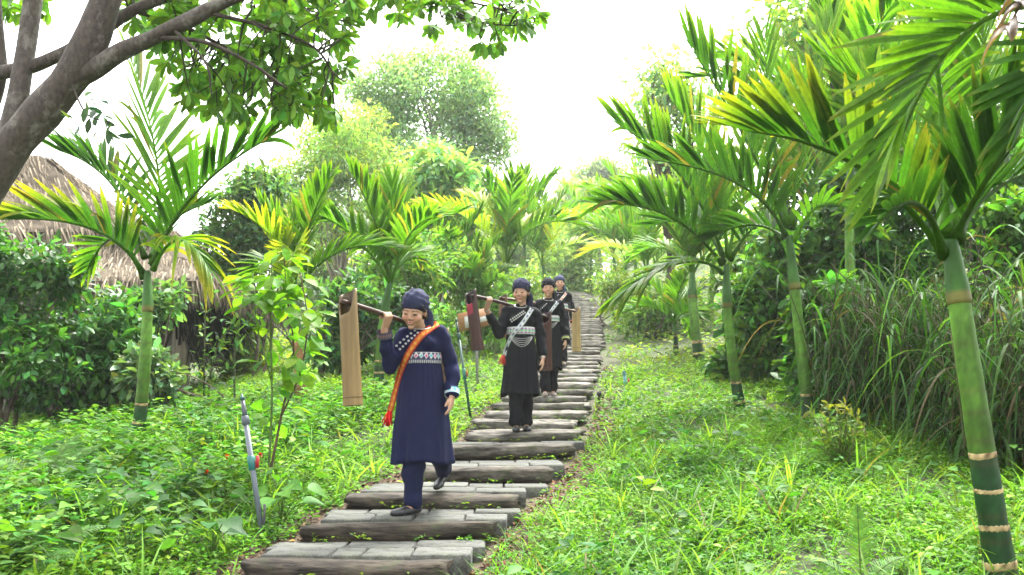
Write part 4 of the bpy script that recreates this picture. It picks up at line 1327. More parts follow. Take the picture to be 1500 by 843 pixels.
# grass blades
mb = MB()
def grass(P, Lr, W, col, per):
    n = len(P) * per
    idx = np.repeat(np.arange(len(P)), per)
    a = rng.uniform(0, 2 * pi, n)
    rad = np.stack([np.cos(a), np.sin(a), np.zeros(n)], -1)
    L = rng.uniform(*Lr, n)
    c = vary(rng, col, len(P), .15, .25)[idx] * np.exp(rng.normal(0, .15, (n, 1)))
    dry = rng.random(n) < .04
    c[dry] = np.array([.14, .12, .05])
    leaves(mb, T_BLADE, P[idx] + rad * rng.uniform(0, .035, (n, 1)), rad * rng.uniform(.15, .8, (n, 1)) + np.array([0, 0, 1.0]), rad * -.5 + np.array([0, 0, .6]) + rng.normal(0, .2, (n, 3)), L, W * rng.uniform(.6, 1.3, n), c)
P, u = scatter(7500, 3.6, 9, umin=.66)
grass(P[(u > 0) | (rng.random(len(u)) < .4)], (.06, .20), .0075, (.10, .235, .028), 6)
P, u = scatter(4200, 8, 18, umin=.66)
grass(P, (.08, .26), .012, (.12, .24, .033), 6)
P, u = scatter(420, 3.6, 9, umin=.8)
grass(P, (.2, .42), .014, (.12, .24, .04), 7)
tag(mb.build('grass', M['grass'], smooth=True), 'bright grass blades growing through the ground cover', 'grass', kind='stuff')
# leaf litter along both edges of the steps
mb = MB()
y = 3.6 + 12 * rng.random(5200) ** 1.6
s = np.where(rng.random(5200) < .65, 1, -1)
x = xc(y) + s * (.60 + np.abs(rng.normal(0, .2, 5200)))
P = np.stack([x, y, zt(x, y) + .012], -1)
c = np.array([.10, .05, .03]) * np.exp(rng.normal(0, .5, (5200, 1))) * np.stack([np.ones(5200), rng.uniform(.7, 1.6, 5200), rng.uniform(.7, 1.5, 5200)], -1)
leaves(mb, T_TRI, P, rng.normal(0, 1, (5200, 3)) * np.array([1, 1, .25]), np.array([0, 0, 1.0]) + rng.normal(0, .5, (5200, 3)), rng.uniform(.02, .05, 5200), rng.uniform(.012, .03, 5200), c)
tag(mb.build('leaf_litter', M['thatch']), 'reddish brown leaf litter along the step edges', 'leaf litter', kind='stuff')
# weeds creeping onto the steps
mb = MB()
n = 420
y = 4.2 + 26 * rng.random(n) ** 1.3
k = np.searchsorted(np.array(STEP_Y), y) - 1
yy = np.array(STEP_Y)[np.clip(k + 1, 0, len(STEP_Y) - 1)] - .03 + rng.normal(0, .01, n)
x = xc(yy) + rng.uniform(-.6, .6, n)
zz = SLOPE * (np.array(STEP_Y)[np.clip(k, 0, len(STEP_Y) - 1)] + .3)
herb(mb, np.stack([x, yy, zz], -1), .01, .05, 4, (.02, .045), .55, (.14, .25, .035), T_TRI, spread=.04)
tag(mb.build('step_weeds', M['leaf']), 'tiny weeds sprouting in the joints of the steps', 'weeds', kind='stuff')

# ---------------------------------------------------------------- single plants one can pick out
def broad_plant(px, py, label, nl, L, col, seed, h=.22, mat='leaf', group=None, tmpl=T_HEART):
    r2 = np.random.default_rng(seed)
    b = ground_at(px, py)
    t = thing('broadleaf_plant', b, label, 'plant', group)
    for k in range(nl):
        a = k * 2.4 + r2.uniform(-.3, .3)
        rad = np.array([math.cos(a), math.sin(a), 0])
        hh = h * r2.uniform(.5, 1.15)
        e = b + rad * r2.uniform(.04, .15) * (L / .12) + np.array([0, 0, hh])
        l = L * r2.uniform(.7, 1.15)
        mb = MB()
        V, fs = tube(bez(b, (b + e) / 2 + np.array([0, 0, hh * .15]) - rad * .02, e, 6), .003, 5); mb.add(V, fs, (.08, .14, .04))
        leaves(mb, tmpl, e[None], (rad + np.array([0, 0, r2.uniform(-.35, .25)]))[None], (np.array([0, 0, 1.0]) + rad * .2 + np.array([0, -.45, 0]) + r2.normal(0, .2, 3))[None], l, l * .92, vary(r2, col, 1, .12, .25))
        mb.build('leaf', M[mat], t, smooth=True)
    return t
GB = 'heart-leaved plants in the left bank'
lab = 'glossy heart-leaved plant among the weeds of the left bank'
broad_plant(412, 775, 'heart-leaved plant with lime leaves at the foot of the grey riser', 9, .15, (.06, .17, .02), 31, .3)
broad_plant(310, 830, 'dark round-leaved plant left of the lowest step', 7, .14, (.03, .115, .022), 32, .22)
for q, (x, y) in enumerate([(255, 790), (200, 775), (60, 700), (40, 780), (95, 690), (215, 690), (160, 740), (20, 660), (120, 790), (270, 735), (330, 760), (75, 830), (185, 835)]):
    broad_plant(x, y, ['dark green heart-leaved plant among the weeds of the left bank', 'mid-green heart-leaved plant among the weeds of the left bank', 'large lime green heart-leaved plant among the weeds of the left bank'][q % 3], 6, .10 + .02 * (q % 3), [(.03, .10, .022), (.045, .13, .018), (.075, .19, .018)][q % 3], 33 + q, .24, group=GB)
GR = 'broad-leaved seedlings in the right bank'
for q, (x, y) in enumerate([(1030, 690), (1065, 665), (1020, 815), (1280, 720), (985, 790), (1140, 760), (1100, 705), (935, 720), (1190, 640), (1390, 700)]):
    broad_plant(x, y, 'broad-leaved seedling among the grass of the right bank', 5, .09, (.04, .115, .016), 60 + q, .17, group=GR, tmpl=T_OVAL)

# red-tipped bushy weed in front of the cream-ringed palm
r2 = np.random.default_rng(71)
b = ground_at(1235, 690)
t = thing('bushy_weed', b, 'bushy weed with yellow-red new leaves below the cream-ringed palm', 'plant')
mb = MB(); lf = MB()
for k in range(26):
    tp = b + np.array([r2.normal(0, .2), r2.normal(0, .16), r2.uniform(.25, .52)])
    C = bez(b, (b + tp) / 2 + r2.normal(0, .03, 3), tp, 8)
    V, fs = tube(C, np.linspace(.005, .002, 8), 5); mb.add(V, fs, (.1, .1, .04))
    n = 20
    s = r2.integers(2, 8, n)
    cc = vary(r2, (.10, .19, .04), n, .15, .25)
    cc = np.where((s >= 7)[:, None], np.array([.15, .17, .035]), cc)
    leaves(lf, T_OVAL, C[s], r2.normal(0, 1, (n, 3)) + np.array([0, 0, .4]), np.array([0, 0, 1]) + r2.normal(0, .3, (n, 3)), r2.uniform(.05, .095, n), r2.uniform(.018, .032, n), cc)
mb.build('stem', M['bark'], t); lf.build('foliage', M['leaf'], t)['kind'] = 'stuff'

# ferns
def fern(px, py, label, fr, seed, L=.5, col=(.10, .22, .045)):
    r2 = np.random.default_rng(seed)
    b = ground_at(px, py)
    t = thing('fern', b, label, 'fern')
    for a, el, l in fr:
        h = np.array([math.cos(a), math.sin(a), 0])
        tp = b + h * l * math.cos(el) + np.array([0, 0, l * math.sin(el)])
        C = bez(b, (b + tp) / 2 + np.array([0, 0, .12 * l]), tp, 26)
        mb = MB(); V, fs = tube(C, np.linspace(.004, .0015, 26), 5); mb.add(V, fs, (.1, .13, .04))
        T = N(np.gradient(C, axis=0)); S = N(np.cross(T, [0, -.6, 1.0]))
        for sd in (-1, 1):
            k = np.arange(4, 26)
            s = (k - 4) / 21
            LL = l * .26 * np.interp(s, [0, .25, 1], [.6, 1, .1])
            leaves(mb, leaf_template([(0, .4), (.2, .5), (.5, .38), (.8, .2)], .2, .15), C[k], S[k] * sd + T[k] * .6 + r2.normal(0, .04, (len(k), 3)), np.cross(S[k], T[k]) + r2.normal(0, .1, (len(k), 3)), LL, l * .034, vary(r2, col, len(k), .06, .12))
        mb.build('frond', M['leaf'], t, smooth=True)
    return t
fern(1262, 870, 'single pale fern standing before the banded palm', [(1.2, 1.35, .42), (2.6, .5, .3), (.3, .5, .32)], 81)
fern(15, 850, 'big drooping fern in the weeds of the left bank', [(.6, .5, .5), (1.4, .7, .5), (-.2, .3, .45), (2.4, .4, .5)], 82, col=(.08, .19, .04))
fern(60, 720, 'feathery fern under the dark shrub', [(.3, .7, .5), (1.2, .9, .5), (2.2, .6, .5), (-.4, .4, .45), (3.2, .5, .5)], 83, col=(.10, .21, .045))
# a few red blossoms
for q, (x, y) in enumerate([(330, 695), (301, 722), (381, 692)]):
    r2 = np.random.default_rng(90 + q)
    b = ground_at(x, y + 14) ; tp = b + np.array([0, 0, .2])
    t = thing('red_flower', b, 'small red flower on a thin stalk near the grey riser', 'flower', 'red flowers near the riser')
    mb = MB(); V, fs = tube([b, (b + tp) / 2 + r2.normal(0, .01, 3), tp], .002, 5); mb.add(V, fs, (.08, .13, .04)); mb.build('stalk', M['leaf'], t)
    mb = MB(); n = 7
    leaves(mb, T_OVAL, np.repeat(tp[None], n, 0), r2.normal(0, 1, (n, 3)) + np.array([0, -.3, .5]), r2.normal(0, 1, (n, 3)), .024, .016, np.array([.4, .04, .012])); mb.build('petals', M['leaf'], t)

# ================================================================ the four women
def prim_join(prims):
    V = []; T = []; Q = []; n = 0
    for v, fs in prims:
        V.append(v)
        for f in fs:
            (T if f.shape[1] == 3 else Q).append(f + n)
        n += len(v)
    return np.concatenate(V), [np.concatenate(T), np.concatenate(Q)]

def remesh(prims, voxel, it=6, fac=.5):
    V, fs = prim_join(prims)
    me = mesh_data('tmp', V, fs)
    o = bpy.data.objects.new('tmp', me)
    COL.objects.link(o)
    m = o.modifiers.new('r', 'REMESH'); m.mode = 'VOXEL'; m.voxel_size = voxel
    s = o.modifiers.new('s', 'SMOOTH'); s.factor = fac; s.iterations = it
    dg = bpy.context.evaluated_depsgraph_get()
    ev = o.evaluated_get(dg).to_mesh()
    n = len(ev.vertices)
    V = np.empty(n * 3, np.float32); ev.vertices.foreach_get('co', V); V = V.reshape(-1, 3).astype(float)
    k = len(ev.loops); li = np.empty(k, np.int32); ev.loops.foreach_get('vertex_index', li)
    Fq = li.reshape(-1, 4)
    o.evaluated_get(dg).to_mesh_clear()
    bpy.data.objects.remove(o); bpy.data.meshes.remove(me)
    return V, Fq

def vnormals(V, Fq):
    fn = np.cross(V[Fq[:, 2]] - V[Fq[:, 0]], V[Fq[:, 3]] - V[Fq[:, 1]])
    n = np.zeros_like(V)
    for k in range(4):
        np.add.at(n, Fq[:, k], fn)
    return N(n)

def folds(V, Fq, amp, f=1.0, ph=0.0):
    nv = vnormals(V, Fq)
    x, y, z = V.T
    g = (np.sin(46 * f * z + 18 * f * x + 9 * y + ph) * np.sin(11 * x + 7 * z + ph * 2) + .6 * np.sin(30 * f * x - 62 * f * z + 12 * y + ph * 3) * np.sin(17 * z + 5 * y)
         + .5 * np.sin(23 * y + 40 * x + 15 * z))
    return V + nv * (amp * g)[:, None]

def Rx(a): c, s = math.cos(a), math.sin(a); return np.array([[1, 0, 0], [0, c, -s], [0, s, c]])
def Ry(a): c, s = math.cos(a), math.sin(a); return np.array([[c, 0, s], [0, 1, 0], [-s, 0, c]])
def Rz(a): c, s = math.cos(a), math.sin(a); return np.array([[c, -s, 0], [s, c, 0], [0, 0, 1]])

SKIN = np.array([.36, .205, .13])

def grip_hand(pr, wr, c, ax, rp=.016):
    w_ = N(c - wr); a = N(ax - w_ * np.dot(ax, w_)); n = np.cross(w_, a)
    if n[1] > 0: n = -n
    for i in range(4):
        off = a * (i - 1.5) * .0185
        k = c + n * (rp + .011) + w_ * .008 + off
        pr.append(capsule(wr + a * (i - 1.5) * .009, .014, k, .0115, 10))
        ch = [k, c + w_ * (rp + .012) + n * .012 + off, c + w_ * (rp + .004) - n * (rp - .002) + off, c - n * (rp + .008) - w_ * .012 + off]
        for q in range(3):
            pr.append(capsule(ch[q], .0098 - q * .0007, ch[q + 1], .0091 - q * .0007, 10))
    th = [wr + (c - wr) * .35 + a * .02 + n * .008, c - w_ * .02 + a * .042 + n * .006, c - w_ * (rp + .004) + a * .036 - n * .018]
    pr.append(capsule(th[0], .013, th[1], .0105, 10)); pr.append(capsule(th[1], .0105, th[2], .009, 10))

def relaxed_hand(pr, wr, d, a, n):
    d, a, n = N(d), N(a), N(n)
    Ls = (.064, .071, .066, .052)
    for i in range(4):
        b = a * (1.5 - i)
        k = wr + d * (.074 - .004 * abs(i - 1)) + b * .0175
        pr.append(capsule(wr + b * .011 + d * .005, .0145, k, .0115, 10))
        p = k; ang = .15 + .06 * i
        for q in range(3):
            seg = Ls[i] * (.42, .32, .26)[q]
            e = p + (d * math.cos(ang) + n * math.sin(ang) + a * .06 * (1.5 - i)) * seg
            pr.append(capsule(p, .0094 - q * .0008, e, .0088 - q * .0009, 10))
            p = e; ang += .32
    t0 = wr + d * .02 + a * .02
    t1 = t0 + N(d * .7 + a * .6 + n * .35) * .042
    t2 = t1 + N(d * .95 + a * .1 + n * .4) * .03
    pr.append(capsule(t0, .014, t1, .011, 10)); pr.append(capsule(t1, .0108, t2, .009, 10))

def make_person(root, J, o):
    """J: joints in the woman's own frame (she faces -y); o: what she wears"""
    g = lambda k: np.asarray(J[k], float)
    rs = np.random.default_rng(o['seed'])
    HR = Rz(o.get('hyaw', 0)) @ Rx(o.get('hpitch', .1)) @ Ry(o.get('hroll', 0))
    H = g('head')
    hl = lambda x, y, z: H + HR @ np.array([x, y, z], float)
    pr = []
    E = lambda c, r: pr.append(ellipsoid(hl(*c), r, HR))
    Cp = lambda a, ra, b, rb: pr.append(capsule(hl(*a), ra, hl(*b), rb, 12))
    E((0, .012, .035), (.073, .092, .080)); E((0, -.028, -.018), (.065, .062, .085)); E((0, -.036, -.064), (.052, .045, .042))
    for s in (-1, 1):
        E((s * .034, -.054, -.034), (.033, .032, .034))
        E((s * .075, .006, -.012), (.010, .018, .031))
        E((s * .031, -.073, .000), (.017, .014, .013))
        E((s * .010, -.093, -.035), (.008, .009, .006))
        Cp((s * .012, -.080, .022), .010, (s * .046, -.066, .020), .009)
    Cp((0, -.086, .006), .008, (0, -.098, -.028), .0105)
    E((0, -.070, -.096), (.022, .019, .017))
    Cp((-.017, -.085, -.060), .0065, (.017, -.085, -.060), .0065); Cp((-.012, -.084, -.068), .0075, (.012, -.084, -.068), .0075)
    pr.append(capsule(hl(0, .022, -.06), .047, g('neck'), .050))
    chest, waist, pel = g('chest'), g('waist'), g('pelvis')
    pr.append(capsule(g('neck') - np.array([0, 0, .02]), .055, chest, .070)); pr.append(capsule(chest, .078, waist, .08)); pr.append(capsule(waist, .09, pel, .10))
    pr.append(capsule(g('shR'), .048, g('shL'), .048))
    for s in 'RL':
        pr.append(capsule(g('sh' + s), .045, g('el' + s), .036)); pr.append(capsule(g('el' + s), .036, g('wr' + s), .0245))
        pr.append(capsule(pel, .09, g('hip' + s), .078)); pr.append(capsule(g('hip' + s), .078, g('kn' + s), .052)); pr.append(capsule(g('kn' + s), .052, g('an' + s), .034))
        hee, toe = g('heel' + s), g('toe' + s)
        pr.append(capsule(g('an' + s), .033, hee * .7 + toe * .3 + np.array([0, 0, .02]), .028)); pr.append(capsule(hee, .022, toe * .85 + hee * .15, .02))
    grip_hand(pr, g('wrR'), g('grip'), N(g('poleB') - g('poleA')))
    wl = g('wrL')
    relaxed_hand(pr, wl, N(wl - g('elL')) + np.array([-.1, -.1, -.5]), np.array([-.25, -1, 0]), np.array([-1, .3, 0]))
    V, Fq = remesh(pr, o['voxel'], 6, .45)
    L = (V - H) @ HR
    c = np.repeat((SKIN * o.get('skin', 1.0))[None], len(V), 0)
    x, y, z = L.T
    face = (y < -.045) & (np.abs(z) < .14)
    blush = np.exp(-(((np.abs(x) - .04) / .02) ** 2 + ((z + .03) / .02) ** 2))
    c = np.where(face[:, None], c * (1 + blush[:, None] * np.array([.12, -.06, -.06])), c)
    sm = o.get('smile', 0)
    zl = -.064 + sm * 4.5 * x * x
    lips = face & (np.abs(x) < .022) & (np.abs(z - zl) < .0085 * np.sqrt(np.clip(1 - (x / .027) ** 2, 0, 1)))
    c[lips] = (.33, .075, .06)
    if sm > .6:
        c[face & (np.abs(x) < .013) & (np.abs(z - zl) < .0024)] = (.5, .42, .36)
    for s in (-1, 1):
        ey = face & ((((x - s * .031) / .015) ** 2 + ((z - o.get('eye', -.003)) / .0052) ** 2) < 1)
        c[ey] = (.025, .018, .015)
        bz = .021 - 4.0 * (np.abs(x) - .030) ** 2
        c[face & (np.abs(np.abs(x) - .031) < .019) & (np.abs(z - bz) < .0034) & (np.sign(x) == s)] = (.11, .07, .05)
    mb = MB(); mb.add(V, [Fq], c); body = mb.build('body', M['skin'], root, origin=(0, 0, 0), smooth=True)
    def part(name, V, fs, col, mat='cloth', smooth=True, par=None):
        mb = MB(); mb.add(V, fs, col)
        ob = mb.build(name, M[mat], par or root, origin=(0, 0, 0), smooth=smooth)
        return ob
    # hair under the scarf
    pr = [ellipsoid(hl(0, .04, .0), (.079, .066, .088), HR)]
    for s in (-1, 1):
        pr.append(capsule(hl(s * .062, -.042, .05), .016, hl(s * .074, .0, .0), .012)); pr.append(capsule(hl(s * .074, .0, .0), .012, hl(s * .066, .04, -.05), .018))
    hv, hf = remesh(pr, .006, 4)
    part('hair', hv, [hf], (.018, .014, .013), 'hair')
    # head scarf: wrapped cap, knot and hanging tail
    n = 40; m = 28
    cap = uvsphere(n, m)
    cv = cap[0] * np.array([.090, .118, .096]) + np.array([0, .028, .044])
    p0 = np.array([0, -.092, o.get('brow', .040)]); nrm = N(np.array([0, .50, 1.0]))
    dist = (cv - p0) @ nrm
    ridge = .0045 * np.sin(150 * cv[:, 2] + 55 * cv[:, 0] + cv[:, 1] * 60) * sstep(-.1, .02, cv[:, 1]) + .003 * np.sin(cv[:, 0] * 120 - cv[:, 1] * 70 + cv[:, 2] * 40)
    cv = cv + N(cv) * ridge[:, None]
    dist = (cv - p0) @ nrm
    cv = np.where((dist < 0)[:, None], cv - nrm * dist[:, None] * .999, cv)
    sc = o['scarf']
    scf = part('headscarf', cv @ HR.T + H, cap[1], sc)
    ts = o.get('tail', 1)
    kp = [hl(ts * .040, .088, .005)]
    pr = [ellipsoid(kp[0], (.032, .026, .030), HR)]
    kv, kf = remesh(pr, .006, 3); part('knot', kv, [kf], sc * .9, par=scf)
    tl = o.get('tail_len', .24)
    tp = [hl(ts * .045, .095, .01), hl(ts * .068, .085, -.05), H + np.array([ts * .085, .07, -.05 - tl * .45]), H + np.array([ts * .082, .06, -.05 - tl])]
    C = spline(tp, 6); K = len(C)
    an = np.linspace(0, 2 * pi, 15)[:-1]
    wdt = np.interp(np.linspace(0, 1, K), [0, .3, 1], [.022, .036, .046])
    TV = []
    for k in range(K):
        for a in an:
            rr = 1 + .2 * math.sin(4 * a + k * .2)
            TV.append(C[k] + np.array([math.cos(a) * wdt[k] * .8 * rr, math.sin(a) * wdt[k] * .5 * rr, 0]))
    i = np.arange(K - 1)[:, None] * 14; j = np.arange(14)[None]; j2 = (j + 1) % 14
    part('scarf_tail', np.array(TV), [np.stack([i + j, i + j2, i + 14 + j2, i + 14 + j], -1).reshape(-1, 4), np.array([[(K - 1) * 14 + q for q in range(14)]])], sc * .85, par=scf)
    # tunic top with sleeves
    dk = o['cloth']
    bust = chest + np.array([0, -.045, .01])
    pr = [capsule(g('shR') * .92 + g('shL') * .08, .062, g('shL') * .92 + g('shR') * .08, .062), ellipsoid(chest, (.138, .098, .135)), capsule(chest, .100, waist, .104),
          ellipsoid(bust + np.array([.055, 0, 0]), (.058, .055, .062)), ellipsoid(bust - np.array([.055, 0, 0]), (.058, .055, .062)),
          capsule(g('neck') + np.array([0, 0, .022]), .056, g('neck') - np.array([0, 0, .05]), .075), ellipsoid(waist - np.array([0, 0, .02]), (.124, .098, .06))]
    for s in 'RL':
        sh, el, wr = g('sh' + s), g('el' + s), g('wr' + s)
        cut = o.get('sleeve' + s, .93)
        e_ = el + (wr - el) * cut
        pr += [capsule(sh, .062, el, .055), capsule(el, .055, e_, .043 + .006 * (s == 'L'))]
    V, Fq = remesh(pr, .0085, 6)
    V = folds(V, Fq, .0062, 1.0, o['seed'])
    tun = part('tunic', V, [Fq], dk)
    bv = [V]; bf = [Fq]
    # skirt panels of the long tunic
    hem = g('hem')
    hr = o['hem_r']
    def panel(name, p0, p1, grow, zoff, col, nf):
        nl, na = 26, 70
        s = np.linspace(0, 1, nl)[:, None]; ph = np.radians(np.linspace(p0, p1, na))[None]
        a = (.128 + (hr[0] - .128) * s ** .85) * grow; b_ = (.105 + (hr[1] - .105) * s ** .85) * grow
        q = o['seed'] * 1.7
        fo = 1 + s ** 1.2 * (.085 * np.sin(nf * ph + q + .6 * np.sin(2 * ph + q)) * (.6 + .4 * np.sin(1.3 * ph + q * 2)) + .04 * np.sin((2 * nf + 1) * ph + q * 2 + s * 2)) + (1 - s) * .02 * np.sin(26 * ph + q + s * 3) + .02 * np.sin(9 * s + 3 * ph + q) * np.sin(5 * s + q)
        c = waist[None, None] + (hem - waist)[None, None] * s[..., None]
        X_ = c[..., 0] + np.sin(ph) * a * fo; Y_ = c[..., 1] - np.cos(ph) * b_ * fo
        Z_ = np.broadcast_to(c[..., 2], X_.shape) + zoff * s + .012 * s * np.sin(3 * ph + q)
        V = np.stack([X_, Y_, Z_], -1).reshape(-1, 3)
        i = np.arange(nl - 1)[:, None] * na + np.arange(na - 1)[None]
        Fq = np.stack([i, i + 1, i + na + 1, i + na], -1).reshape(-1, 4)
        ob = part(name, V, [Fq], col)
        md = ob.modifiers.new('thickness', 'SOLIDIFY'); md.thickness = .005
        return V, Fq
    panel('skirt_panel', o['slit'][1] - 12, 360 + o['slit'][0] + 12, .985, o.get('back_drop', -.02), dk * .95, 5)
    V, Fq = panel('skirt_panel', o['slit'][0], o['slit'][1], 1.015, 0, dk, 6)
    bv.append(V); bf.append(Fq)
    # trousers
    pr = [ellipsoid(pel, (.125, .095, .10))]
    for s in 'RL':
        an_ = g('an' + s) + np.array([0, 0, o.get('cuffz', .015)])
        pr += [capsule(g('hip' + s), .092, g('kn' + s), .076), capsule(g('kn' + s), .076, an_, .063)]
    V, Fq = remesh(pr, .010, 5)
    V = folds(V, Fq, .0075, .8, o['seed'] + 1)
    part('trousers', V, [Fq], dk * o.get('trouser', .85))
    # shoes
    for s in 'RL':
        hee, toe = g('heel' + s), g('toe' + s)
        d = N(toe - hee); ln = np.linalg.norm(toe - hee); ball = hee + d * ln * .66
        sd = np.cross(d, [0, 0, 1.0])
        pr = [capsule(hee + [0, 0, .012], .031, ball, .030), capsule(ball + sd * .009, .030, toe - d * .02 + sd * .006, .022), capsule(ball - sd * .009, .030, toe - d * .026 - sd * .006, .022)]
        V, Fq = remesh(pr, .006, 4)
        # flat sole in the plane of the foot
        up = N(np.cross(sd, d)); up = up * np.sign(up[2] + 1e-6)
        hgt = (V - hee) @ up
        V = V - up[None] * np.minimum(hgt + .020, 0)[:, None]
        part('shoe', V, [Fq], o.get('shoe', (.012, .012, .014)), 'shoe')
    # belt
    def ring_band(name, ctr, ax_, bx_, z0, z1, fn, na=180, nv=13, bul=.004):
        ph = np.linspace(0, 2 * pi, na + 1)[:-1]; v = np.linspace(0, 1, nv)
        A, B = np.meshgrid(ph, v)
        k = 1 + bul * np.sin(B * pi) / .1
        V = np.stack([ctr[0] + np.sin(A) * ax_ * k, ctr[1] - np.cos(A) * bx_ * k, z0 + (z1 - z0) * B], -1).reshape(-1, 3)
        i = np.arange(nv - 1)[:, None] * na + np.arange(na)[None]; i2 = np.arange(nv - 1)[:, None] * na + (np.arange(na)[None] + 1) % na
        return part(name, V, [np.stack([i, i2, i2 + na, i + na], -1).reshape(-1, 4)], fn(A.ravel(), B.ravel()), 'trim'), V, np.stack([i, i2, i2 + na, i + na], -1).reshape(-1, 4)
    bz = waist[2] + o.get('belt_dz', 0)
    bo, V, Fq = ring_band('belt', waist + np.array([0, -.004, 0]), .139, .117, bz - .030, bz + .044, o['belt_fn'])
    bo.modifiers.new('thickness', 'SOLIDIFY').thickness = .004
    bv.append(V); bf.append(Fq)
    # one surface to lay the sash, buttons and chains on
    off = 0; VV = []; FF = []
    for v, f in zip(bv, bf):
        VV.append(v); FF.append(f + off); off += len(v)
    bvh = BVHTree.FromPolygons(np.concatenate(VV).tolist(), np.concatenate(FF).tolist())
    def front(x, z, lift=.006, dflt=None):
        h = bvh.ray_cast(Vector((x, waist[1] - 1.0, z)), Vector((0, 1, 0)), 1.25)
        if h[0] is None:
            return np.array([x, dflt if dflt is not None else waist[1] - .02, z])
        return np.array([x, h[0].y - lift, z])
    # sash
    if 'sash' in o:
        C = spline(np.array(o['sash']), 8)[:, :]          # (x, z)
        T = N(np.gradient(C, axis=0)); S = np.stack([-T[:, 1], T[:, 0]], -1)
        nw = 9; V = []
        last = None
        for k in range(len(C)):
            wk = o['sash_w'] * (1 - .25 * k / len(C))
            for q in np.linspace(-.5, .5, nw):
                p = front(C[k, 0] + S[k, 0] * q * wk, C[k, 1] + S[k, 1] * q * wk, .010, last)
                V.append(p)
            last = V[-1 - nw // 2][1]
        V = np.array(V)
        Yg = V[:, 1].reshape(-1, nw)
        for _ in range(4):
            Yg[1:-1] = np.minimum(Yg[1:-1], (Yg[:-2] + Yg[2:]) / 2)
        V[:, 1] = Yg.ravel()
        K = len(C); i = np.arange(K - 1)[:, None] * nw + np.arange(nw - 1)[None]
        kk = np.repeat(np.arange(K), nw); qq = np.tile(np.linspace(-1, 1, nw), K)
        so = part('sash', V, [np.stack([i, i + 1, i + nw + 1, i + nw], -1).reshape(-1, 4)], o['sash_fn'](kk, qq), 'trim')
        so.modifiers.new('thickness', 'SOLIDIFY').thickness = .004
        if 'tassel' in o:
            e = V[-nw:].mean(0); tm = MB()
            for q in range(40):
                p = e + rs.normal(0, .012, 3) * np.array([1, .6, .2]); en = p + np.array([rs.normal(-.01, .015), rs.normal(0, .012), -.07 - .03 * rs.random()])
                v, f = tube([p, (p + en) / 2 + rs.normal(0, .003, 3), en], .0035, 5); tm.add(v, f, np.array(o['tassel']) * rs.uniform(.7, 1.2))
            tm.build('tassel', M['cloth'], so, origin=(0, 0, 0))
    # silver buttons in two rows along the front flap
    for (x0, z0), (x1, z1), nb_ in o.get('buttons', []):
        for k in range(nb_):
            f = k / max(1, nb_ - 1)
            p = front(x0 + (x1 - x0) * f, z0 + (z1 - z0) * f, .004)
            v, fs = ellipsoid(p, (.0088, .0035, .008), sph=SPH_S)
            part('button', v, fs, (.45, .44, .41), 'silver')
    # collar ring
    nk = g('neck')
    a = np.linspace(0, 2 * pi, 25)
    v, fs = tube(np.stack([nk[0] + np.sin(a) * .064, nk[1] - .004 - np.cos(a) * .066, nk[2] + .022 - .026 * np.cos(a)], -1), .0038, 6, False)
    part('collar_ring', v, fs, (.42, .41, .39), 'silver')
    for (x0, x1, z0, sag) in o.get('chains', []):
        t = np.linspace(0, 1, 24)
        P = np.array([front(waist[0] + x0 + (x1 - x0) * q, bz + z0 - sag * 4 * q * (1 - q), .008) for q in t])
        for _ in range(2): P[1:-1, 1] = np.minimum(P[1:-1, 1], (P[:-2, 1] + P[2:, 1]) / 2)
        v, fs = tube(P, .0023, 5)
        part('chain', v, fs, (.42, .41, .39), 'silver')
    # cuffs
    for s, fn in o.get('cuffs', {}).items():
        el, wr = g('el' + s), g('wr' + s)
        c0 = el + (wr - el) * .80; c1 = el + (wr - el) * .99
        C = c0 + (c1 - c0) * np.linspace(0, 1, 9)[:, None]
        v, fs = tube(C, .0505, 36, False)
        kk = np.repeat(np.linspace(0, 1, 9), 36); aa = np.tile(np.arange(36) / 36 * 2 * pi, 9)
        co = part('cuff', v, fs, fn(aa, kk), 'trim')
    if o.get('bracelet'):
        for s in 'RL':
            el, wr = g('el' + s), g('wr' + s); d = N(wr - el)
            v, fs = tube([wr - d * .012, wr - d * .004], .029, 16, False); part('bracelet', v, fs, (.42, .41, .39), 'silver')
    return root

def standing(stride=0.0, turn=0.0):
    """upright descent pose in metres: right arm up on the pole, left arm hanging"""
    J = dict(head=(0.0, -.035, 1.375), neck=(0, .005, 1.215), chest=(0, 0, 1.085), waist=(0, .005, .975), pelvis=(0, .01, .83),
             shR=(-.138, .01, 1.172), shL=(.138, .01, 1.172), elR=(-.215, -.04, .965), wrR=(-.195, -.185, 1.115), grip=(-.178, -.205, 1.195),
             elL=(.205, .04, .935), wrL=(.215, -.045, .715), hipR=(-.068, .0, .80), hipL=(.068, .02, .80),
             knR=(-.06, -.05 - stride * .4, .435), knL=(.055, .0 + stride * .2, .44), anR=(-.052, -.03 - stride, .075), anL=(.055, .06 + stride, .085),
             heelR=(-.052, .0 - stride, .024), toeR=(-.066, -.205 - stride, .02), heelL=(.052, .09 + stride, .024), toeL=(.068, -.115 + stride, .02), hem=(0, .01, .36))
    return {k: np.array(v, float) for k, v in J.items()}

NAVY = np.array([.0080, .0098, .036]); BLACK = np.array([.0062, .0062, .0082])

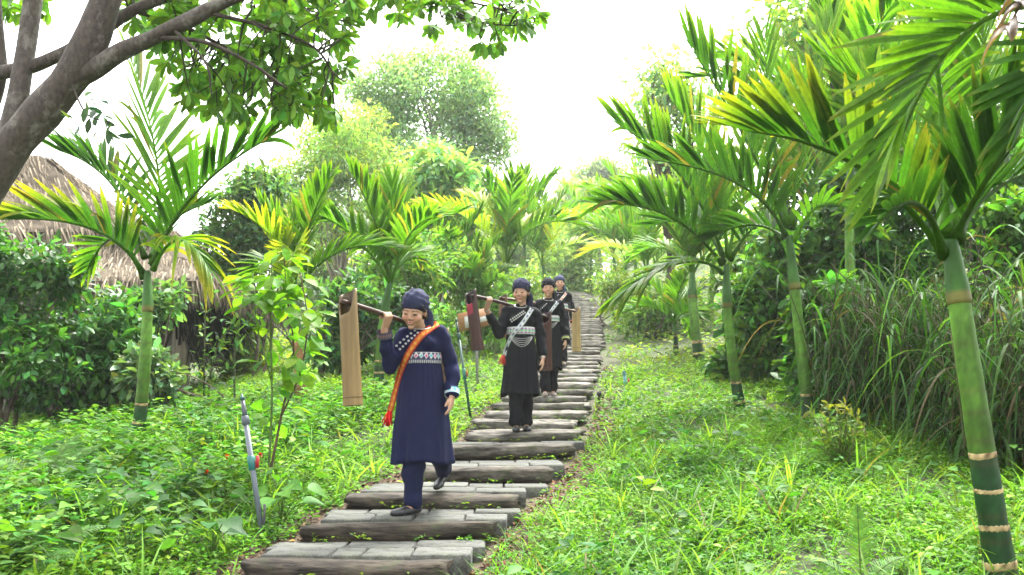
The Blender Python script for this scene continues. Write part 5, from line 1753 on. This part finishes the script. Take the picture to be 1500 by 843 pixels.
def belt_w1(A, B):
    c = np.zeros((len(A), 3)) + np.array([.03, .03, .07])
    u_ = (A / (2 * pi) * 26) % 1; v_ = (B - .36) / .64
    d = np.abs(u_ - .5) * 2 + np.abs(v_ - .5) * 2
    up = B > .36
    c[up & (d < .95)] = (.5, .49, .47)
    k = (np.floor(A / (2 * pi) * 26) % 2).astype(bool)
    c[up & (d < .6) & k] = (.45, .05, .16); c[up & (d < .6) & ~k] = (.06, .35, .38)
    c[(B < .30)] = (.42, .41, .38)
    c[(B < .30) & (((A / (2 * pi) * 60) % 1) < .4)] = (.1, .1, .14)
    c[B > .93] = (.42, .4, .38)
    return c
def belt_w2(A, B):
    c = np.zeros((len(A), 3)) + np.array([.42, .42, .40])
    u_ = np.abs(((A / (2 * pi) * 22) % 1) - .5) * 2
    c[(B > .62) & (B < .62 + .3 * u_)] = (.22, .08, .25)
    c[(B > .36) & (B < .60)] = (.12, .38, .16)
    c[(B > .36) & (B < .60) & (u_ < .35)] = (.4, .4, .37)
    c[(B > .12) & (B < .12 + .24 * u_)] = (.25, .06, .22)
    c[B < .08] = (.15, .4, .2)
    return c
def belt_w3(A, B):
    c = np.zeros((len(A), 3)) + np.array([.55, .56, .52])
    c[(B > .3) & (B < .6)] = (.15, .25, .2)
    c[((A * 8) % 1 < .35) & (B > .6)] = (.2, .1, .2)
    return c
def sash_w1(k, q):
    c = np.zeros((len(k), 3)) + np.array([.42, .13, .02])
    c[np.abs(q) > .7] = (.25, .025, .015)
    c[(np.abs(q) < .3) & (k % 3 == 0)] = (.5, .28, .05)
    c[(np.abs(np.abs(q) - .5) < .14) & (k % 2 == 0)] = (.32, .05, .015)
    return c
def sash_pale(k, q):
    c = np.zeros((len(k), 3)) + np.array([.42, .42, .43])
    c[np.abs(q) > .85] = (.12, .26, .14)
    c[(np.abs(q) < .4) & (k % 4 < 2)] = (.10, .11, .17)
    return c
def sash_red(k, q):
    c = np.zeros((len(k), 3)) + np.array([.62, .58, .54])
    c[(np.abs(q) < .55) & (k % 3 < 2)] = (.5, .12, .06)
    return c
def cuff_teal(a, k):
    c = np.zeros((len(a), 3)) + np.array([.36, .38, .38])
    d = np.abs(((a / (2 * pi) * 8) % 1) - .5) * 2 + np.abs(k - .5) * 2
    c[d < .75] = (.08, .30, .38); c[(k < .14) | (k > .88)] = (.06, .2, .3)
    return c
def cuff_olive(a, k):
    c = np.zeros((len(a), 3)) + np.array([.05, .05, .05])
    c[k > .45] = (.40, .42, .12); c[(k > .6) & (k < .8)] = (.15, .2, .1)
    return c
def cuff_dark(a, k):
    c = np.zeros((len(a), 3)) + np.array([.05, .05, .07])
    c[((a * 3) % 1 < .4) & (k > .3) & (k < .7)] = (.2, .1, .09)
    return c
def cuff_red(a, k):
    c = np.zeros((len(a), 3)) + np.array([.05, .05, .05])
    c[k > .7] = (.55, .12, .1)
    return c

# ---------------------------------------------------------------- carrying poles and bamboo tubes
def pole(label, A, B, r=.016, col=(.055, .028, .017)):
    A, B = np.asarray(A, float), np.asarray(B, float)
    base = (A + B) / 2
    C = bez(A, base + np.array([0, 0, .015]), B, 16)
    V, fs = tube(C, np.interp(np.linspace(0, 1, 16), [0, .08, .92, 1], [r * .8, r, r, r * .8]), 12)
    V = V + np.random.default_rng(3).normal(0, .0006, V.shape)
    mb = MB(); mb.add(V, fs, col)
    return tag(mb.build('carrying_pole', M['pole'], origin=base, smooth=True), label, 'carrying pole')

def bamboo(label, top, bot, r, col, seed, cut=.11, patch=None, face=-pi / 2 - .3):
    """a cut length of bamboo, open and scooped at the top, closed by its node at the bottom"""
    rs = np.random.default_rng(seed)
    top, bot = np.asarray(top, float), np.asarray(bot, float)
    L = np.linalg.norm(top - bot); ax = (top - bot) / L
    e1 = N(np.cross([0, 1.0, 0], ax)); e2 = np.cross(ax, e1)      # e1 ~ x, e2 ~ y
    t = thing('bamboo_tube', bot, label, 'bamboo tube')
    S = 36; K = 22
    an = np.arange(S) * 2 * pi / S
    # scoop on the side that faces `face`
    dl = np.abs(np.angle(np.exp(1j * (an - face))))
    topz = L - cut * sstep(1.75, .45, dl) + .02 * np.cos(an - .3)
    def wall(rad, z0, flip):
        V = []
        for k in range(K):
            s = k / (K - 1)
            z = z0 + (topz - z0) * s
            rr = rad * (1 + .02 * np.sin(an * 2 + 1) + .06 * (1 - s) ** 6 - .02 * s)
            V.append(bot + ax * z[:, None] + rr[:, None] * (np.cos(an)[:, None] * e1 + np.sin(an)[:, None] * e2))
        V = np.concatenate(V)
        i = np.arange(K - 1)[:, None] * S; j = np.arange(S)[None]; j2 = (j + 1) % S
        Fq = np.stack([i + j, i + j2, i + S + j2, i + S + j], -1).reshape(-1, 4)
        return V, (Fq[:, ::-1] if flip else Fq)
    col = np.array(col, float)
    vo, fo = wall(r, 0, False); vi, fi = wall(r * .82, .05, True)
    streak = np.exp(rs.normal(0, .05, S)); streak = (streak + np.roll(streak, 1)) / 2
    co = np.tile(col[None] * streak[:, None], (K, 1)) * np.repeat(np.linspace(1.12, .88, K), S)[:, None] * np.exp(rs.normal(0, .03, (K * S, 1)))
    if patch is not None:
        zz = (vo - bot) @ ax; aa = np.tile(an, K); da = np.abs(np.angle(np.exp(1j * (aa - patch[1]))))
        co[(zz > L * .60) & (zz < L * .80) & (da < .55)] = patch[0]
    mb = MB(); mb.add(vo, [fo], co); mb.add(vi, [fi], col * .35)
    n0 = (K - 1) * S
    j = np.arange(S); j2 = (j + 1) % S
    mb.F.append(np.stack([n0 + j, n0 + j2, K * S + n0 + j2, K * S + n0 + j], -1))
    mb.build('culm', M['bamboo'], t, smooth=True)
    mb = MB(); v, f = tube([bot - ax * .004, bot + ax * .0, bot + ax * .012], np.array([.90, 1.0, .98]) * r * 1.0, S); mb.add(v, f, col * .45); mb.build('bottom', M['bamboo'], t)
    for zn in (.05,):
        v, f = tube([bot + ax * (zn - .006), bot + ax * zn, bot + ax * (zn + .006)], np.array([1.0, 1.05, 1.0]) * r * (1 + .06 * (1 - zn / L) ** 6), S, False)
        mb = MB(); mb.add(v, [f[0]], col * .75); mb.build('node_ring', M['bamboo'], t, smooth=True)
    return t

# ---- front woman
PA = at(500, 441, 5.45); PS = at(598, 477, 5.98); dP = PS - PA; PB = PA + dP * ((6.32 - 5.45) / (5.98 - 5.45))
pole('dark wooden carrying pole on the front woman\'s shoulder', PA, PB)
bamboo('tan bamboo tube hanging from the front woman\'s pole before her', at(509, 428, 5.47), at(517, 594, 5.47), .057, (.17, .112, .042), 1, .13)
bt = PB - dP * .07
bamboo('tan bamboo tube hanging behind the front woman\'s back', bt + np.array([0, 0, .05]), bt + np.array([0, 0, -.50]), .05, (.18, .105, .055), 2, .1)
zB, zC = tread_z(5.8), tread_z(6.4)
root = thing('person', (float(at(600, 755, 5.85)[0]), 5.95, zB), 'smiling woman in navy tunic with orange sash stepping down in front', 'person')
R0 = np.array(root.location)
q = lambda a, b_, y: at(a, b_, y) - R0
J = dict(head=q(607, 455, 5.90), neck=q(619, 483, 5.99), chest=q(616, 507, 6.0), waist=q(616, 527, 6.02), pelvis=q(618, 566, 6.06),
         shR=q(594, 492, 6.0), shL=q(645, 490, 6.02), elR=q(571, 537, 5.92), wrR=q(569, 497, 5.76), grip=None,
         elL=q(662, 536, 6.06), wrL=q(662, 580, 5.95), hipR=q(604, 578, 6.03), hipL=q(634, 578, 6.08), knR=q(606, 662, 5.95), knL=q(636, 650, 6.0),
         anR=q(605, 738, 5.93), anL=q(650, 692, 6.44), hem=q(620, 677, 6.02))
f_ = (5.79 - PA[1]) / (PB[1] - PA[1]); J['grip'] = PA + (PB - PA) * f_ - R0
J['wrR'] = J['grip'] + np.array([-.01, .02, -.085])
J['heelR'] = np.array([J['anR'][0] + .03, J['anR'][1] + .01, .025]); J['toeR'] = np.array([J['anR'][0] - .125, J['anR'][1] - .125, .022])
J['heelL'] = J['anL'] + np.array([.01, .03, -.03]); J['toeL'] = np.array([J['anL'][0] - .045, 6.30 - 5.95, zC - zB + .03])
J['poleA'], J['poleB'] = PA - R0, PB - R0
xz = lambda a, b_, y=5.92: tuple((at(a, b_, y) - R0)[[0, 2]])
make_person(root, J, dict(seed=1, hyaw=-.24, hpitch=.38, hroll=.12, voxel=.0048, scarf=np.array([.020, .023, .05]), cloth=NAVY, smile=1, eye=-.004, tail=1, tail_len=.17,
    hem_r=(.205, .19), slit=(-118, 40), back_drop=.0, belt_fn=belt_w1, belt_dz=.0, sash=[xz(640, 473), xz(622, 488), xz(607, 506), xz(594, 528), xz(585, 548), xz(577, 575), xz(569, 603)], sash_w=.050,
    sash_fn=sash_w1, tassel=(.62, .02, .02), buttons=[(xz(612, 488), xz(586, 512), 7), (xz(607, 484), xz(581, 507), 6)], cuffs=dict(L=cuff_teal, R=cuff_dark), trouser=.95, sleeveR=.80, sleeveL=.86,
    skin=1.05))

# ---- second woman
def walker(label, px, Yf, o, yaw=0, stride=0.02, poleAB=None, H=1.0):
    zf = tread_z(Yf)
    X0 = float(at(px, 600, Yf)[0])
    root = thing('person', (X0, Yf, zf), label, 'person')
    root.rotation_euler = (0, 0, yaw)
    J = standing(stride)
    J = {k: v * H for k, v in J.items()}
    Ri = Rz(-yaw)
    A, B = (Ri @ (p - np.array([X0, Yf, zf])) for p in poleAB) if poleAB is not None else (np.array([-.17, -.5, 1.25]), np.array([-.1, .4, 1.2]))
    J['poleA'], J['poleB'] = A, B
    if poleAB is not None:
        f = (J['grip'][1] - A[1]) / (B[1] - A[1]); J['grip'] = A + (B - A) * f
        J['wrR'] = J['grip'] + np.array([-.012, .03, -.085]); J['elR'] = np.array([J['shR'][0] - .075, -.03, .955 * H])
    make_person(root, J, o)
    return root
A2 = at(691, 433, 8.40); S2 = at(752, 451, 8.85); B2 = A2 + (S2 - A2) * ((9.28 - 8.40) / .45)
pole('dark carrying pole on the second woman\'s shoulder, between two dark red tubes', A2, B2, .017, (.03, .015, .011))
bamboo('dark reddish bamboo tube with a crimson patch hanging before the second woman', at(689, 427, 8.42), at(700, 513, 8.42), .056, (.030, .0075, .0042), 3, .115, ((.22, .012, .03), -pi / 2 - .55))
t2 = B2 - (S2 - A2) * .08
bamboo('dark reddish bamboo tube hanging behind the second woman\'s back', t2 + np.array([0, 0, .05]), t2 + np.array([0, 0, -.55]), .052, (.05, .015, .008), 4, .1)
walker('woman in black tunic with green-edged sash and silver chains, second in the line', 763, 8.80, dict(seed=2, hyaw=-.30, hpitch=.16, hroll=.03, voxel=.0056, scarf=np.array([.018, .02, .044]), cloth=BLACK, smile=.2,
    eye=-.003, tail=1, tail_len=.20, hem_r=(.185, .155), slit=(-100, 62), belt_fn=belt_w2, sash=[(.105, 1.20), (.06, 1.13), (-.01, 1.03), (-.08, .95), (-.135, .85), (-.165, .74)], sash_w=.046, sash_fn=sash_pale,
    tassel=(.5, .06, .04), buttons=[((.02, 1.175), (-.105, 1.09), 8), ((.035, 1.16), (-.095, 1.07), 8)], chains=[(-.125, .125, -.035, s) for s in (.04, .06, .08, .10, .118)], bracelet=True, sleeveL=.80, sleeveR=.72,
    trouser=.8), yaw=.08, stride=.015, poleAB=(A2, B2))
# ---- third woman
A3 = at(736, 437, 10.80); S3 = at(789, 447, 11.30); B3 = A3 + (S3 - A3) * ((11.90 - 10.80) / .5)
pole('brown carrying pole reaching back from the third woman\'s shoulder to the pale tube', A3, B3, .017, (.08, .04, .022))
bamboo('short brown bamboo tube half hidden by the second woman\'s raised elbow', at(737, 433, 10.83), at(737, 494, 10.83), .052, (.13, .06, .03), 5, .1)
t3 = B3 - (S3 - A3) * .06
bamboo('pale yellow bamboo tube hanging over the steps beside the last woman', t3 + np.array([0, 0, .05]), t3 + np.array([0, 0, -.53]), .057, (.34, .24, .10), 6, .05)
walker('smiling woman in black tunic with white neck band, third in the line', 804, 11.28, dict(seed=3, hyaw=-.12, hpitch=.06, voxel=.0062, scarf=np.array([.008, .009, .014]), cloth=BLACK * 1.05, smile=1, tail=1, tail_len=.12,
    hem_r=(.17, .15), slit=(-100, 70), belt_fn=belt_w3, sash=[(.115, 1.19), (.06, 1.12), (.0, 1.04), (-.07, .97), (-.12, .9)], sash_w=.042, sash_fn=sash_pale, buttons=[((-.03, 1.17), (-.1, 1.1), 5)],
    chains=[(-.11, .11, -.035, s) for s in (.03, .05, .07, .09)], cuffs=dict(L=cuff_olive), shoe=(.25, .2, .18), skin=1.12), yaw=.05, stride=.03, poleAB=(A3, B3), H=1.0)
# ---- last woman
A4 = np.array([at(800, 440, 14.4)[0], 14.4, tread_z(14.75) + 1.30]); B4 = A4 + np.array([.12, .85, -.08])
pole('carrying pole held up by the last woman', A4, B4, .016, (.055, .028, .017))
walker('woman in black tunic with red and white sash, last in the line', 821, 14.78, dict(seed=4, hyaw=.05, hpitch=.0, voxel=.0068, scarf=np.array([.04, .047, .085]), cloth=BLACK * 1.15, smile=.1, tail=1, tail_len=.10,
    hem_r=(.17, .15), slit=(-100, 72), belt_fn=belt_w3, sash=[(.11, 1.20), (.05, 1.12), (-.02, 1.04), (-.09, .97)], sash_w=.042, sash_fn=sash_red, buttons=[((-.02, 1.17), (-.11, 1.08), 6)],
    chains=[(-.11, .11, -.035, s) for s in (.03, .05, .07)], cuffs=dict(L=cuff_red), shoe=(.22, .18, .16), skin=1.05), yaw=-.05, stride=.02, poleAB=(A4, B4))

# ================================================================ the humid air
hx0, hx1, hy0, hy1, hz0, hz1 = -92, 92, -17, 152, -5, 34
V, fs = box((hx0, hy0, hz0), (hx1, hy1, hz1))
mb = MB(); mb.add(V, fs)
m = bpy.data.materials.new('humid_air'); m.use_nodes = True
nt = m.node_tree
nt.nodes.remove(nt.nodes['Principled BSDF'])
pv = nt.nodes.new('ShaderNodeVolumePrincipled')
pv.inputs['Color'].default_value = (.97, .99, 1.0, 1)
pv.inputs['Density'].default_value = HAZE
pv.inputs['Anisotropy'].default_value = .3
nt.links.new(pv.outputs[0], nt.nodes['Material Output'].inputs['Volume'])
tag(mb.build('haze', m), 'thin pale humid air over the garden', 'haze', kind='stuff')
SC.cycles.volume_bounces = 1
SC.cycles.volume_step_rate = 4
